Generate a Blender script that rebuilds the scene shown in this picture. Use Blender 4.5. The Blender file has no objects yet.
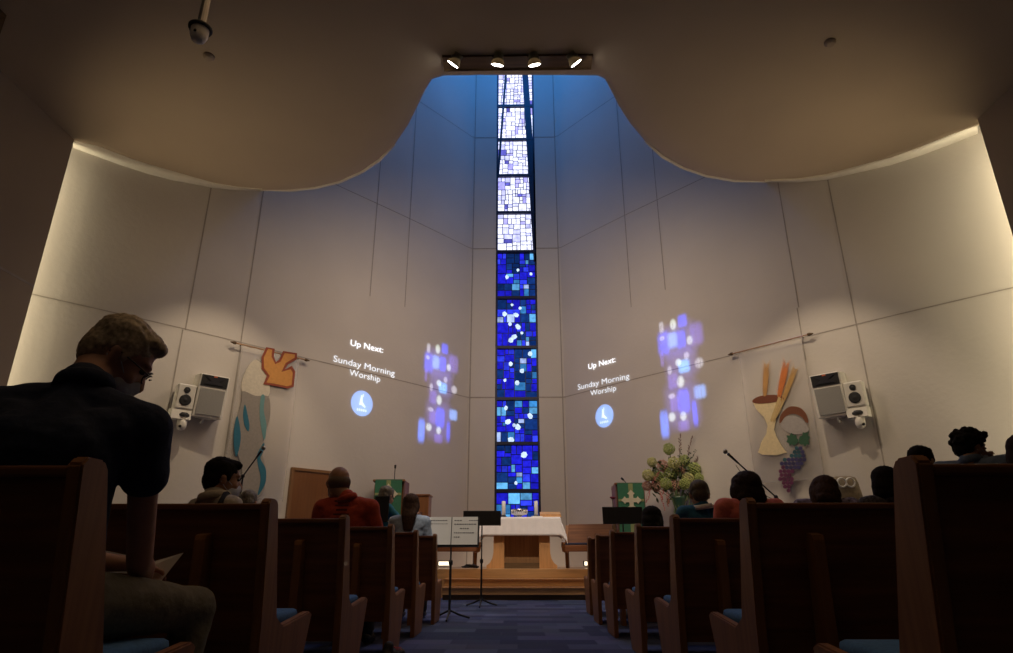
import bpy, bmesh, math, random
from mathutils import Vector, Matrix, Euler
sc = bpy.context.scene
C = sc.collection
PI = math.pi
R = random.Random(7)

# ------------------------------------------------------------------ camera
PITCH, YAW, FPX, EYE = math.radians(19.8), math.radians(0.89), 636.0, 0.71
F_ = Vector((-math.sin(YAW)*math.cos(PITCH), math.cos(YAW)*math.cos(PITCH), math.sin(PITCH)))
R_ = Vector((math.cos(YAW), math.sin(YAW), 0))
U_ = R_.cross(F_)
cam_d = bpy.data.cameras.new('camera'); cam = bpy.data.objects.new('camera', cam_d); C.objects.link(cam)
cam_d.sensor_width = 36; cam_d.lens = FPX/1013*36; cam_d.clip_start = 0.05
cam.matrix_world = Matrix(((R_.x, U_.x, -F_.x, 0), (R_.y, U_.y, -F_.y, 0), (R_.z, U_.z, -F_.z, EYE), (0, 0, 0, 1)))
sc.camera = cam
sc.view_settings.view_transform = 'Standard'; sc.view_settings.look = 'None'
sc.view_settings.gamma = 1; sc.view_settings.use_curve_mapping = False
sc.view_settings.exposure = 0.0

# ------------------------------------------------------------------ world and lights
w = bpy.data.worlds.new('world'); sc.world = w; w.use_nodes = True
w.node_tree.nodes['Background'].inputs[0].default_value = (0.10, 0.16, 0.35, 1)
w.node_tree.nodes['Background'].inputs[1].default_value = 0.02

def aim(o, target):
    o.rotation_euler = (Vector(target) - o.location).to_track_quat('-Z', 'Y').to_euler()
def area(name, loc, target, sx, sy, power, col):
    l = bpy.data.lights.new(name, 'AREA'); l.shape = 'RECTANGLE'; l.size = sx; l.size_y = sy; l.energy = power; l.color = col
    o = bpy.data.objects.new(name, l); C.objects.link(o); o.location = loc; aim(o, target); return o
def spot(name, loc, target, power, col, ang, blend=0.6, rad=0.05):
    l = bpy.data.lights.new(name, 'SPOT'); l.energy = power; l.color = col; l.spot_size = math.radians(ang); l.spot_blend = blend; l.shadow_soft_size = rad
    o = bpy.data.objects.new(name, l); C.objects.link(o); o.location = loc; aim(o, target); return o
WARM = (1.0, 0.80, 0.56)
CREAM = (1.0, 0.86, 0.66)
# slot lights standing behind the side piers, washing the curved walls
for s in (-1, 1):
    area('slot_light', (s*7.33, 7.95 if s < 0 else 7.66, 3.6), (s*5.9, 9.55, 3.6), 0.12, 6.2, 78, (1.0, 0.86, 0.58))
# recessed ceiling spots washing the lower walls (they throw the speakers' shadows)
for s in (-1, 1):
    spot('wall_wash_spot', (s*3.5, 8.4, 6.7), (s*5.05, 10.5, 1.3), 270, WARM, 62, 0.55, 0.06)
    spot('wall_wash_spot', (s*2.4, 8.9, 6.7), (s*3.6, 12.3, 1.6), 85, WARM, 60, 0.9, 0.06)
# daylight falling in at the top of the tower, blue against the warm lamps
area('tower_daylight', (0, 12.6, 15.2), (0, 13.4, 8), 2.6, 2.2, 135, (0.03, 0.30, 1.0))
# warm house light, very low over the pews
area('house_light', (0, 4.2, 6.7), (0, 4.2, 0), 5, 5, 38, (1.0, 0.62, 0.32))
area('rear_fill', (-1.0, -0.5, 6.6), (-1.0, 0.5, 0), 3, 2, 9, (1.0, 0.74, 0.46))  # unseen fill added to light the bowed man's hair from behind
area('chancel_fill', (0, 9.6, 6.6), (0, 13.0, 2.5), 4, 1.2, 120, (1.0, 0.76, 0.54))
spot('altar_spot', (0.5, 6.8, 6.65), (0.1, 12.9, 1.3), 900, (1.0, 0.86, 0.70), 21, 0.8, 0.05)
spot('sheet_fill', (-0.8, 4.6, 6.7), (-0.8, 8.1, 1.0), 560, (1.0, 0.87, 0.72), 11, 0.8, 0.05)  # unseen narrow spot added to brighten the white music sheets
spot('flower_spot', (1.1, 6.8, 6.65), (3.0, 12.3, 2.1), 260, (1.0, 0.80, 0.58), 15, 0.9, 0.05)
for s in (-1, 1):   # unseen spots added to brighten the ceiling lobes
    spot('ceiling_fill', (s*6.3, 7.3, 3.2), (s*3.7, 8.9, 6.8), 125, (1.0, 0.74, 0.42), 92, 1.0, 0.15)

def ray(px, py):
    return (F_*FPX + R_*(px-506.5) - U_*(py-326.5)).normalized()
O_ = Vector((0, 0, EYE))
def at_y(px, py, Y):
    d = ray(px, py); return O_ + d*(Y/d.y)
def at_z(px, py, Z):
    d = ray(px, py); return O_ + d*((Z-EYE)/d.z)
def at_plane(px, py, p0, n):
    d = ray(px, py); return O_ + d*((p0-O_).dot(n)/d.dot(n))

# ------------------------------------------------------------------ helpers
def tag(o, label=None, cat=None, group=None, kind=None):
    if label: o['label'] = label
    if cat: o['category'] = cat
    if group: o['group'] = group
    if kind: o['kind'] = kind
    return o
def empty(name, loc=(0, 0, 0), rz=0, label=None, cat=None, group=None):
    o = bpy.data.objects.new(name, None); C.objects.link(o); o.empty_display_size = 0.1
    o.location = loc; o.rotation_euler = (0, 0, rz); return tag(o, label, cat, group)
def link(name, me, parent=None, smooth=False):
    o = bpy.data.objects.new(name, me); C.objects.link(o)
    if parent: o.parent = parent
    if smooth:
        for p in me.polygons: p.use_smooth = True
    return o
def obj(name, bm, m, parent=None, smooth=False):
    bmesh.ops.recalc_face_normals(bm, faces=bm.faces)
    me = bpy.data.meshes.new(name); bm.to_mesh(me); bm.free()
    for x in (m if isinstance(m, (list, tuple)) else [m]): me.materials.append(x)
    return link(name, me, parent, smooth)
def copy_tree(o, parent=None):
    c = o.copy(); C.objects.link(c)
    if parent: c.parent = parent
    for ch in list(o.children): copy_tree(ch, c)
    return c
def M4(loc=(0, 0, 0), rot=(0, 0, 0), s=(1, 1, 1)):
    return Matrix.Translation(loc) @ Euler(rot).to_matrix().to_4x4() @ Matrix.Diagonal((s[0], s[1], s[2], 1))
def box(bm, c, d, rot=(0, 0, 0), bev=0.0, mi=0, mtx=None):
    m = M4(c, rot, d)
    if mtx is not None: m = mtx @ m
    r = bmesh.ops.create_cube(bm, size=1, matrix=m)
    fs = {f for v in r['verts'] for f in v.link_faces}
    if bev > 0:
        es = list({e for v in r['verts'] for e in v.link_edges})
        rr = bmesh.ops.bevel(bm, geom=es, offset=bev, segments=2, affect='EDGES', profile=0.5)
        fs = set(rr['faces']) | {f for f in fs if f.is_valid}
    for f in fs: f.material_index = mi
def tube(bm, pts, rads, n=10, mi=0, caps=True):
    pts = [Vector(p) for p in pts]
    if not isinstance(rads, (list, tuple)): rads = [rads]*len(pts)
    rings = []; up = None
    for i, p in enumerate(pts):
        t = (pts[min(i+1, len(pts)-1)] - pts[max(i-1, 0)])
        t = t.normalized() if t.length > 1e-9 else Vector((0, 0, 1))
        a = t.orthogonal().normalized() if up is None else (up - t*up.dot(t)).normalized()
        up = a; b = t.cross(a)
        rings.append([bm.verts.new(p + (a*math.cos(2*PI*k/n) + b*math.sin(2*PI*k/n))*rads[i]) for k in range(n)])
    for i in range(len(rings)-1):
        for k in range(n):
            f = bm.faces.new((rings[i][k], rings[i][(k+1) % n], rings[i+1][(k+1) % n], rings[i+1][k])); f.material_index = mi
    if caps:
        bm.faces.new(rings[0][::-1]).material_index = mi; bm.faces.new(rings[-1]).material_index = mi
def lathe(bm, prof, c=(0, 0, 0), n=20, mi=0, mtx=None):
    rings = []
    T = mtx if mtx is not None else Matrix.Translation(c)
    for r, z in prof:
        rings.append([bm.verts.new(T @ Vector((max(r, 1e-4)*math.cos(2*PI*k/n), max(r, 1e-4)*math.sin(2*PI*k/n), z))) for k in range(n)])
    for i in range(len(rings)-1):
        for k in range(n):
            bm.faces.new((rings[i][k], rings[i][(k+1) % n], rings[i+1][(k+1) % n], rings[i+1][k])).material_index = mi
    bm.faces.new(rings[0][::-1]).material_index = mi; bm.faces.new(rings[-1]).material_index = mi
def ball(bm, c, r, rot=(0, 0, 0), sub=2, mi=0):
    r = r if isinstance(r, (tuple, list)) else (r, r, r)
    q = bmesh.ops.create_icosphere(bm, subdivisions=sub, radius=1, matrix=M4(c, rot, r))
    for v in q['verts']:
        for f in v.link_faces: f.material_index = mi
def prism(bm, poly, x0, x1, axis='x', mi=0):
    """poly of (a,b) extruded along axis: x -> (x,a,b); y -> (a,y,b); z -> (a,b,z)"""
    def P(t, a, b): return (t, a, b) if axis == 'x' else ((a, t, b) if axis == 'y' else (a, b, t))
    A = [bm.verts.new(P(x0, a, b)) for a, b in poly]; B = [bm.verts.new(P(x1, a, b)) for a, b in poly]
    n = len(poly); fs = []
    for i in range(n): fs.append(bm.faces.new((A[i], A[(i+1) % n], B[(i+1) % n], B[i])))
    fs.append(bm.faces.new(A[::-1])); fs.append(bm.faces.new(B))
    for f in fs: f.material_index = mi; f.normal_update()
    bmesh.ops.triangulate(bm, faces=fs[-2:]) if n > 12 else None
def slab(bm, pts, n, th, mi=0):
    """closed polygon of 3D points given thickness th along n"""
    n = Vector(n)*th
    A = [bm.verts.new(p) for p in pts]; B = [bm.verts.new(Vector(p)+n) for p in pts]; k = len(pts)
    fs = [bm.faces.new((A[i], A[(i+1) % k], B[(i+1) % k], B[i])) for i in range(k)]
    fs += [bm.faces.new(A[::-1]), bm.faces.new(B)]
    for f in fs: f.material_index = mi; f.normal_update()
    return fs

# ------------------------------------------------------------------ materials
_M = {}
def mat(name, col, rough=0.6, metal=0.0, var=0.12, scale=8.0, bump=0.0, stretch=(1, 1, 1), spec=0.5, bscale=None, coat=0.0):
    if name in _M: return _M[name]
    m = bpy.data.materials.new(name); m.use_nodes = True; _M[name] = m
    nt = m.node_tree; b = nt.nodes['Principled BSDF']
    tc = nt.nodes.new('ShaderNodeTexCoord'); mp = nt.nodes.new('ShaderNodeMapping'); mp.inputs['Scale'].default_value = stretch
    nz = nt.nodes.new('ShaderNodeTexNoise'); nz.inputs['Scale'].default_value = scale; nz.inputs['Detail'].default_value = 5
    rp = nt.nodes.new('ShaderNodeValToRGB')
    rp.color_ramp.elements[0].position = 0.3; rp.color_ramp.elements[1].position = 0.7
    rp.color_ramp.elements[0].color = tuple(c*(1-var) for c in col)+(1,)
    rp.color_ramp.elements[1].color = tuple(min(1, c*(1+var)) for c in col)+(1,)
    nt.links.new(tc.outputs['Object'], mp.inputs[0]); nt.links.new(mp.outputs[0], nz.inputs['Vector'])
    nt.links.new(nz.outputs[0], rp.inputs[0]); nt.links.new(rp.outputs[0], b.inputs['Base Color'])
    b.inputs['Roughness'].default_value = rough; b.inputs['Metallic'].default_value = metal
    b.inputs['Specular IOR Level'].default_value = spec; b.inputs['Coat Weight'].default_value = coat
    if bump:
        bp = nt.nodes.new('ShaderNodeBump'); bp.inputs['Strength'].default_value = bump; bp.inputs['Distance'].default_value = 0.02
        if bscale:
            n2 = nt.nodes.new('ShaderNodeTexNoise'); n2.inputs['Scale'].default_value = bscale; n2.inputs['Detail'].default_value = 4
            nt.links.new(mp.outputs[0], n2.inputs['Vector']); nt.links.new(n2.outputs[0], bp.inputs['Height'])
        else: nt.links.new(nz.outputs[0], bp.inputs['Height'])
        nt.links.new(bp.outputs[0], b.inputs['Normal'])
    return m
def wood(name, col, rough=0.35, along='z', var=0.28, coat=0.2):
    s = {'x': (0.6, 9, 9), 'y': (9, 0.6, 9), 'z': (9, 9, 0.6)}[along]
    return mat(name, col, rough, 0, var, 3.0, 0.04, s, 0.4, None, coat)
def emis(name, col, strength):
    if name in _M: return _M[name]
    m = bpy.data.materials.new(name); m.use_nodes = True; _M[name] = m
    b = m.node_tree.nodes['Principled BSDF']; b.inputs['Base Color'].default_value = (*col, 1)
    b.inputs['Emission Color'].default_value = (*col, 1); b.inputs['Emission Strength'].default_value = strength
    return m
def glow_attr(name, strength, additive):
    """light given off with the colour stored per corner (panes, projected picture)"""
    m = bpy.data.materials.new(name); m.use_nodes = True; nt = m.node_tree; nt.nodes.clear()
    at = nt.nodes.new('ShaderNodeAttribute'); at.attribute_name = 'hue'
    em = nt.nodes.new('ShaderNodeEmission'); em.inputs[1].default_value = strength
    out = nt.nodes.new('ShaderNodeOutputMaterial')
    if additive:
        nt.links.new(at.outputs['Color'], em.inputs[0])
        tr = nt.nodes.new('ShaderNodeBsdfTransparent'); ad = nt.nodes.new('ShaderNodeAddShader')
        nt.links.new(em.outputs[0], ad.inputs[0]); nt.links.new(tr.outputs[0], ad.inputs[1]); nt.links.new(ad.outputs[0], out.inputs[0])
    else:
        tc = nt.nodes.new('ShaderNodeTexCoord'); nz = nt.nodes.new('ShaderNodeTexNoise'); nz.inputs['Scale'].default_value = 9
        nz.inputs['Detail'].default_value = 6
        mr = nt.nodes.new('ShaderNodeMapRange'); mr.inputs[1].default_value = 0.3; mr.inputs[2].default_value = 0.7
        mr.inputs[3].default_value = 0.65; mr.inputs[4].default_value = 1.25
        vm = nt.nodes.new('ShaderNodeVectorMath'); vm.operation = 'SCALE'
        nt.links.new(tc.outputs['Object'], nz.inputs['Vector']); nt.links.new(nz.outputs[0], mr.inputs[0])
        nt.links.new(at.outputs['Color'], vm.inputs[0]); nt.links.new(mr.outputs[0], vm.inputs['Scale'])
        nt.links.new(vm.outputs[0], em.inputs[0]); nt.links.new(em.outputs[0], out.inputs[0])
    return m
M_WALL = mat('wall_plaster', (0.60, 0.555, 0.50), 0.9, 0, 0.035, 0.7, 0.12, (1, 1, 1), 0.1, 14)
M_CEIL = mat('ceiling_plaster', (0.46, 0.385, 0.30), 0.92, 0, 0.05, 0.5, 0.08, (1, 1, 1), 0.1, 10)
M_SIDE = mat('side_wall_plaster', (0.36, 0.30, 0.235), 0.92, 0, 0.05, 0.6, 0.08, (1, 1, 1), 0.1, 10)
M_JOINT = mat('wall_joint', (0.36, 0.32, 0.28), 0.95, 0, 0.1)
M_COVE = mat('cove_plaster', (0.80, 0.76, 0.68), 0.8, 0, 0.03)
M_PEW = wood('pew_oak', (0.20, 0.075, 0.028), 0.5, 'x', 0.28, 0.05)
M_PEWV = wood('pew_oak_upright', (0.27, 0.115, 0.038), 0.5, 'z', 0.22, 0.05)
M_BLUE = mat('blue_cushion_cloth', (0.07, 0.19, 0.40), 0.95, 0, 0.15, 60, 0.2)
M_OAK = wood('light_oak', (0.62, 0.36, 0.16), 0.35, 'x', 0.14)
M_OAKV = wood('light_oak_upright', (0.55, 0.29, 0.12), 0.4, 'z', 0.16)
M_OAKD = wood('mid_oak', (0.36, 0.19, 0.085), 0.4, 'z', 0.18)
M_KICK = wood('dark_kick', (0.12, 0.07, 0.03), 0.6, 'x')
M_BLACK = mat('black_metal', (0.018, 0.018, 0.02), 0.45, 0.2, 0.2)
M_BPL = mat('black_plastic', (0.02, 0.02, 0.022), 0.6)
M_WHITE = mat('white_plastic', (0.78, 0.75, 0.68), 0.5, 0, 0.03)
M_GREY = mat('grey_grille', (0.36, 0.35, 0.33), 0.7, 0, 0.1, 140, 0.4)
M_LINEN = mat('white_linen', (0.86, 0.82, 0.82), 0.85, 0, 0.03, 12, 0.1)
M_WAX = mat('candle_wax', (0.85, 0.82, 0.78), 0.5, 0, 0.03)
M_SILVER = mat('silver_metal', (0.7, 0.7, 0.68), 0.2, 1.0, 0.05)
M_STEEL = mat('grey_steel', (0.3, 0.29, 0.27), 0.4, 0.8, 0.1)
M_PAPER = mat('white_paper', (0.83, 0.83, 0.80), 0.8, 0, 0.02)

# ------------------------------------------------------------------ curved walls: plan line and mapping
HALF = [(1.10, 15.0), (1.22, 14.93), (2.5, 13.42), (4.17, 11.58), (5.58, 9.98), (7.07, 8.44), (7.95, 7.62)]
def smooth_line(pts, n=10):
    out = []
    for i in range(len(pts)-1):
        p0, p1, p2, p3 = [Vector(pts[min(max(k, 0), len(pts)-1)]) for k in (i-1, i, i+1, i+2)]
        for j in range(n):
            t = j/n
            out.append(0.5*((2*p1) + (p2-p0)*t + (2*p0-5*p1+4*p2-p3)*t*t + (3*p1-p0-3*p2+p3)*t**3))
    out.append(Vector(pts[-1])); return out
CL = smooth_line([Vector(p) for p in HALF[1:]], 10)
CL = [Vector(HALF[0]), Vector((1.17, 14.985))] + CL
LEN = [0.0]
for a, b in zip(CL, CL[1:]): LEN.append(LEN[-1] + (b-a).length)
WALL_TOP = 15.6
def wall_pt(side, s, z, off=0.0):
    """point at arc length s from the centre bay on the left (-1) or right (+1) wall; off = into the room; s<0 runs on the centre bay"""
    if s <= 0: return Vector((side*(CL[0].x + s), 15.0-off, z))
    for i in range(len(CL)-1):
        if s <= LEN[i+1] or i == len(CL)-2:
            t = (s-LEN[i])/(LEN[i+1]-LEN[i]); p = CL[i].lerp(CL[i+1], t)
            d = (CL[min(i+2, len(CL)-1)]-CL[max(i-1, 0)]).normalized(); nx, ny = -abs(d.y), -abs(d.x)
            return Vector((side*(p.x + nx*off), p.y + ny*off, z))
def on_wall(px, py):
    """(side, s, z) where the sight line of a pixel meets the walls"""
    d = ray(px, py)
    side = 1 if px > 517 else -1
    t = 15.0/d.y
    if abs(d.x*t) <= CL[0].x: return side, side*d.x*t - CL[0].x, EYE + d.z*t
    for i in range(len(CL)-1):
        a, b = CL[i], CL[i+1]
        dx = side*d.x; e = b-a
        den = dx*e.y - d.y*e.x
        if abs(den) < 1e-9: continue
        t = (a.x*e.y - a.y*e.x)/den
        u = ((dx*t-a.x)*e.x + (d.y*t-a.y)*e.y)/e.length_squared
        if -1e-6 <= u <= 1+1e-6: return side, LEN[i]+u*e.length, EYE+d.z*t
    return side, LEN[-1], EYE
def strip(bm, side, a, b, wd=0.03, off=0.004, mi=1, n=None):
    (s0, z0), (s1, z1) = a, b
    n = n or max(1, int(abs(s1-s0)/0.12)); L = math.hypot(s1-s0, z1-z0); ns, nz = -(z1-z0)/L*wd/2, (s1-s0)/L*wd/2
    prev = None
    for i in range(n+1):
        t = i/n; s = s0+(s1-s0)*t; z = z0+(z1-z0)*t
        q = [bm.verts.new(wall_pt(side, s+ns, z+nz, off)), bm.verts.new(wall_pt(side, s-ns, z-nz, off))]
        if prev: bm.faces.new((prev[0], prev[1], q[1], q[0])).material_index = mi
        prev = q

for side, nm in ((-1, 'wall_left'), (1, 'wall_right')):
    bm = bmesh.new(); zs = [0, 2, 4, 6, 8, 10, 12, 14, WALL_TOP]
    g = [[bm.verts.new(wall_pt(side, l, z)) for z in zs] for l in LEN]
    gb = [[bm.verts.new(wall_pt(side, l, z, -0.25)) for z in zs] for l in LEN]
    for i in range(len(g)-1):
        for k in range(len(zs)-1):
            for G in (g, gb): bm.faces.new((G[i][k], G[i+1][k], G[i+1][k+1], G[i][k+1]))
    # cast joints: three level ones and the upright ones seen in the photograph
    H = [EYE+0.239*15, EYE+0.505*15, EYE+0.736*15]
    for h in H: strip(bm, side, (0.0, h), (LEN[-1]-0.1, h), 0.019)
    for top, bot in {-1: [((211, 189), (185, 330)), ((185, 330), (160, 440)), ((263, 192), (241, 342)), ((241, 342), (224, 460)),
                          ((381, 158), (369.5, 296)), ((416, 108), (405, 307))],
                     1: [((619, 105), (629, 308)), ((653, 150), (665, 290)), ((780, 183), (797, 308)), ((797, 308), (806, 360)), ((827, 178), (857, 325)),
                         ((857, 325), (885, 470))]}[side]:
        _, s0, z0 = on_wall(*top); _, s1, z1 = on_wall(*bot)
        s = (s0+s1)/2; strip(bm, side, (s, z0+(0.5 if top[1] < 200 else 0)), (s, z1), 0.022, n=1)
    strip(bm, side, (0.02, 0.5), (0.02, WALL_TOP), 0.028, n=1)
    o = obj(nm, bm, [M_WALL, M_JOINT], None, False); tag(o, kind='structure')
# centre bay with the window opening
WX0, WX1, WZ0, WZ1 = -0.51, 0.55, 1.10, 14.6
bm = bmesh.new()
for x0, x1, z0, z1 in ((-1.10, WX0, 0, WALL_TOP), (WX1, 1.10, 0, WALL_TOP), (WX0, WX1, 0, WZ0), (WX0, WX1, WZ1, WALL_TOP)):
    box(bm, ((x0+x1)/2, 15.125, (z0+z1)/2), (x1-x0, 0.25, z1-z0))
for h in H:
    for a, b in ((-1.10, WX0), (WX1, 1.10)): box(bm, ((a+b)/2, 14.998, h), (b-a, 0.006, 0.03), mi=1)
tag(obj('wall_center', bm, [M_WALL, M_JOINT]), kind='structure')

# ------------------------------------------------------------------ stained glass window
win = empty('window_1', (0, 15.06, 0)); win['kind'] = 'structure'
def wpx(px, py): p = at_y(px, py, 15.06); return p.x, p.z
bars = [wpx(517, y)[1] for y in (106.6, 140, 176, 213, 252, 298, 347.6, 399, 443.6, 491)]
bm = bmesh.new()
for x in (WX0+0.02, WX1-0.02): box(bm, (x, 0, (WZ0+WZ1)/2), (0.05, 0.10, WZ1-WZ0))
for z in (WZ0+0.02, WZ1-0.02): box(bm, (0.02, 0, z), (WX1-WX0, 0.10, 0.05))
LEADM = mat('window_lead', (0.012, 0.014, 0.045), 0.5, 0.1)  # blue tint puts the glow of the panes into the lead colour
obj('window_frame', bm, LEADM, win)
for z in bars:
    bm = bmesh.new(); box(bm, (0.02, -0.02, z), (WX1-WX0, 0.07, 0.07)); obj('glazing_bar', bm, LEADM, win)
# two slanting posts standing before the upper glass
def slant(p0, p1, w0, w1, nm='slanting_post'):
    a = wpx(*p0); b = wpx(*p1); bm = bmesh.new()
    prism(bm, [(a[0]-w0, a[1]), (a[0]+w0, a[1]), (b[0]+w1, b[1]), (b[0]-w1, b[1])], -0.05, 0.0, 'y'); obj(nm, bm, LEADM, win)
slant((524.5, 66), (537.5, 262), 0.085, 0.10)
slant((506.5, 66), (498, 178), 0.03, 0.03)
# panes
def split(x0, z0, x1, z1, r, mn, out):
    w_, h_ = x1-x0, z1-z0
    if (w_ < mn*1.9 and h_ < mn*2.1) or (max(w_, h_) < mn*3.0 and r.random() < 0.22): out.append((x0, z0, x1, z1)); return
    if w_/h_ > r.uniform(0.6, 1.3): t = x0+w_*r.uniform(0.34, 0.66); split(x0, z0, t, z1, r, mn, out); split(t, z0, x1, z1, r, mn, out)
    else: t = z0+h_*r.uniform(0.34, 0.66); split(x0, z0, x1, t, r, mn, out); split(x0, t, x1, z1, r, mn, out)
def paint(me, cols):
    at = me.attributes.new('hue', 'FLOAT_COLOR', 'CORNER')
    i = 0
    for p in me.polygons:
        for l in p.loop_indices: at.data[l].color = (*cols[p.index], 1)
def glass_mesh():
    r = random.Random(21); verts, faces, cols = [], [], []
    def quad(x0, z0, x1, z1, y, c):
        k = len(verts); verts.extend([(x0, y, z0), (x1, y, z0), (x1, y, z1), (x0, y, z1)]); faces.append((k, k+1, k+2, k+3)); cols.append(c)
    edges = [WZ0] + sorted(bars) + [WZ1]
    upper = sorted(bars)[5]-0.01
    for z0, z1 in zip(edges, edges[1:]):
        cells = []
        up = z0 >= upper
        split(WX0+0.04, z0+0.04, WX1-0.04, z1-0.04, r, 0.095 if up else 0.115, cells)
        tt = max(0.0, (z0-1.1)/6.0)
        for (a, b, c_, d) in cells:
            g = 0.009
            q = r.random()
            if up:
                c = (0.95, 0.98, 1.3) if q < 0.66 else ((0.62, 0.64, 1.15) if q < 0.90 else ((0.42, 0.40, 1.0) if q < 0.97 else (0.10, 0.10, 0.5)))
                k = r.uniform(0.9, 1.25); c = tuple(v*k for v in c)
            else:
                if q < 0.40: c = (0.015, 0.015, 0.62)
                elif q < 0.58: c = (0.03, 0.05, 0.85)
                elif q < 0.80: c = (0.006, 0.03, 0.16)
                elif q < 0.885: c = (0.04, 0.22, 0.55)
                elif q < 0.965: c = (0.12, 0.42, 0.80)
                else: c = (0.42, 0.55, 0.95)
                k = r.uniform(0.55, 1.15); c = tuple(v*k for v in c)
            quad(a+g, b+g, c_-g, d-g, 0.01, c)
    # pale rounded chunks of glass
    for px, py in ((512, 305), (520, 308), (505, 314), (516, 315), (510, 324), (522, 333), (518, 327), (511, 340), (514, 337), (530, 354), (511, 364), (522, 371), (505, 380),
                   (517, 383), (506, 408), (508, 422), (518, 427), (514, 425), (511, 440), (530, 416), (516, 483), (524, 455), (531, 274), (507, 277), (518, 270)):
        x, z = wpx(px, py); n = 7; k = len(verts); rr = r.uniform(0.035, 0.075)
        for j in range(n):
            a = 2*PI*j/n; q = rr*r.uniform(0.75, 1.2); verts.append((x+q*math.cos(a), -0.005, z+q*1.15*math.sin(a)))
        faces.append(tuple(range(k, k+n))); cols.append((0.62, 0.78, 1.0))
    me = bpy.data.meshes.new('glass'); me.from_pydata(verts, [], faces); paint(me, cols)
    me.materials.append(glow_attr('lit_stained_glass', 1.25, False)); return me
link('stained_glass', glass_mesh(), win)
bm = bmesh.new(); box(bm, (0.02, 0.035, (WZ0+WZ1)/2), (WX1-WX0, 0.01, WZ1-WZ0)); obj('lead_backing', bm, LEADM, win)

# ------------------------------------------------------------------ floor, platform, steps, ceiling, side walls
def carpet_mat():
    m = mat('blue_carpet', (0.05, 0.09, 0.22), 0.95, 0, 0.25, 200, 0.3); nt = m.node_tree; b = nt.nodes['Principled BSDF']
    tc = nt.nodes.new('ShaderNodeTexCoord'); br = nt.nodes.new('ShaderNodeTexBrick')
    br.inputs['Color1'].default_value = (0.035, 0.055, 0.15, 1); br.inputs['Color2'].default_value = (0.16, 0.20, 0.37, 1)
    br.inputs['Mortar'].default_value = (0.06, 0.09, 0.2, 1); br.inputs['Scale'].default_value = 1.0
    br.inputs['Brick Width'].default_value = 0.42; br.inputs['Row Height'].default_value = 0.30; br.inputs['Mortar Size'].default_value = 0.004
    br.inputs['Bias'].default_value = -0.25; br.offset = 0.37
    nt.links.new(tc.outputs['Object'], br.inputs['Vector'])
    nz = nt.nodes.new('ShaderNodeTexNoise'); nz.inputs['Scale'].default_value = 1.6; nz.inputs['Detail'].default_value = 3
    mx = nt.nodes.new('ShaderNodeMix'); mx.data_type = 'RGBA'; mx.blend_type = 'MULTIPLY'; mx.inputs['Factor'].default_value = 0.5
    nt.links.new(tc.outputs['Object'], nz.inputs['Vector']); nt.links.new(br.outputs['Color'], mx.inputs['A']); nt.links.new(nz.outputs['Color'], mx.inputs['B'])
    nt.links.new(mx.outputs['Result'], b.inputs['Base Color']); return m
bm = bmesh.new(); box(bm, (0, 4.4, -0.1), (16.4, 21.6, 0.2)); tag(obj('floor', bm, carpet_mat()), kind='structure')
bm = bmesh.new()
pl = [(wall_pt(1, l, 0).x-0.01, wall_pt(1, l, 0).y) for l in LEN if CL[LEN.index(l)].y > 12.2]
pl = [p for p in pl if p[1] > 12.21]
poly = [(-pl[-1][0]-0.1, 12.2)] + [(-x, y) for x, y in reversed(pl)] + [(x, y) for x, y in pl] + [(pl[-1][0]+0.1, 12.2)]
prism(bm, poly, 0.0, 0.48, 'z'); tag(obj('floor_chancel', bm, M_OAK), kind='structure')
st = empty('chancel_steps', (0, 0, 0)); st['kind'] = 'structure'
for y, z0, z1, wd in ((11.9, 0.205, 0.33, 1.24), (11.65, 0.08, 0.205, 1.24)):
    bm = bmesh.new(); box(bm, (-0.03, (y+12.21)/2, (z0+z1)/2), (wd*2, 12.21-y, z1-z0), bev=0.008); obj('step', bm, M_OAK, st)
    bm = bmesh.new(); box(bm, (-0.03, (y+12.21)/2-0.012, z1-0.012), (wd*2+0.01, 12.21-y+0.024, 0.025), bev=0.006); obj('nosing', bm, M_OAKV, st)
bm = bmesh.new(); box(bm, (-0.03, 11.95, 0.04), (2.48, 0.5, 0.08)); obj('kick_board', bm, M_KICK, st)

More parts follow.
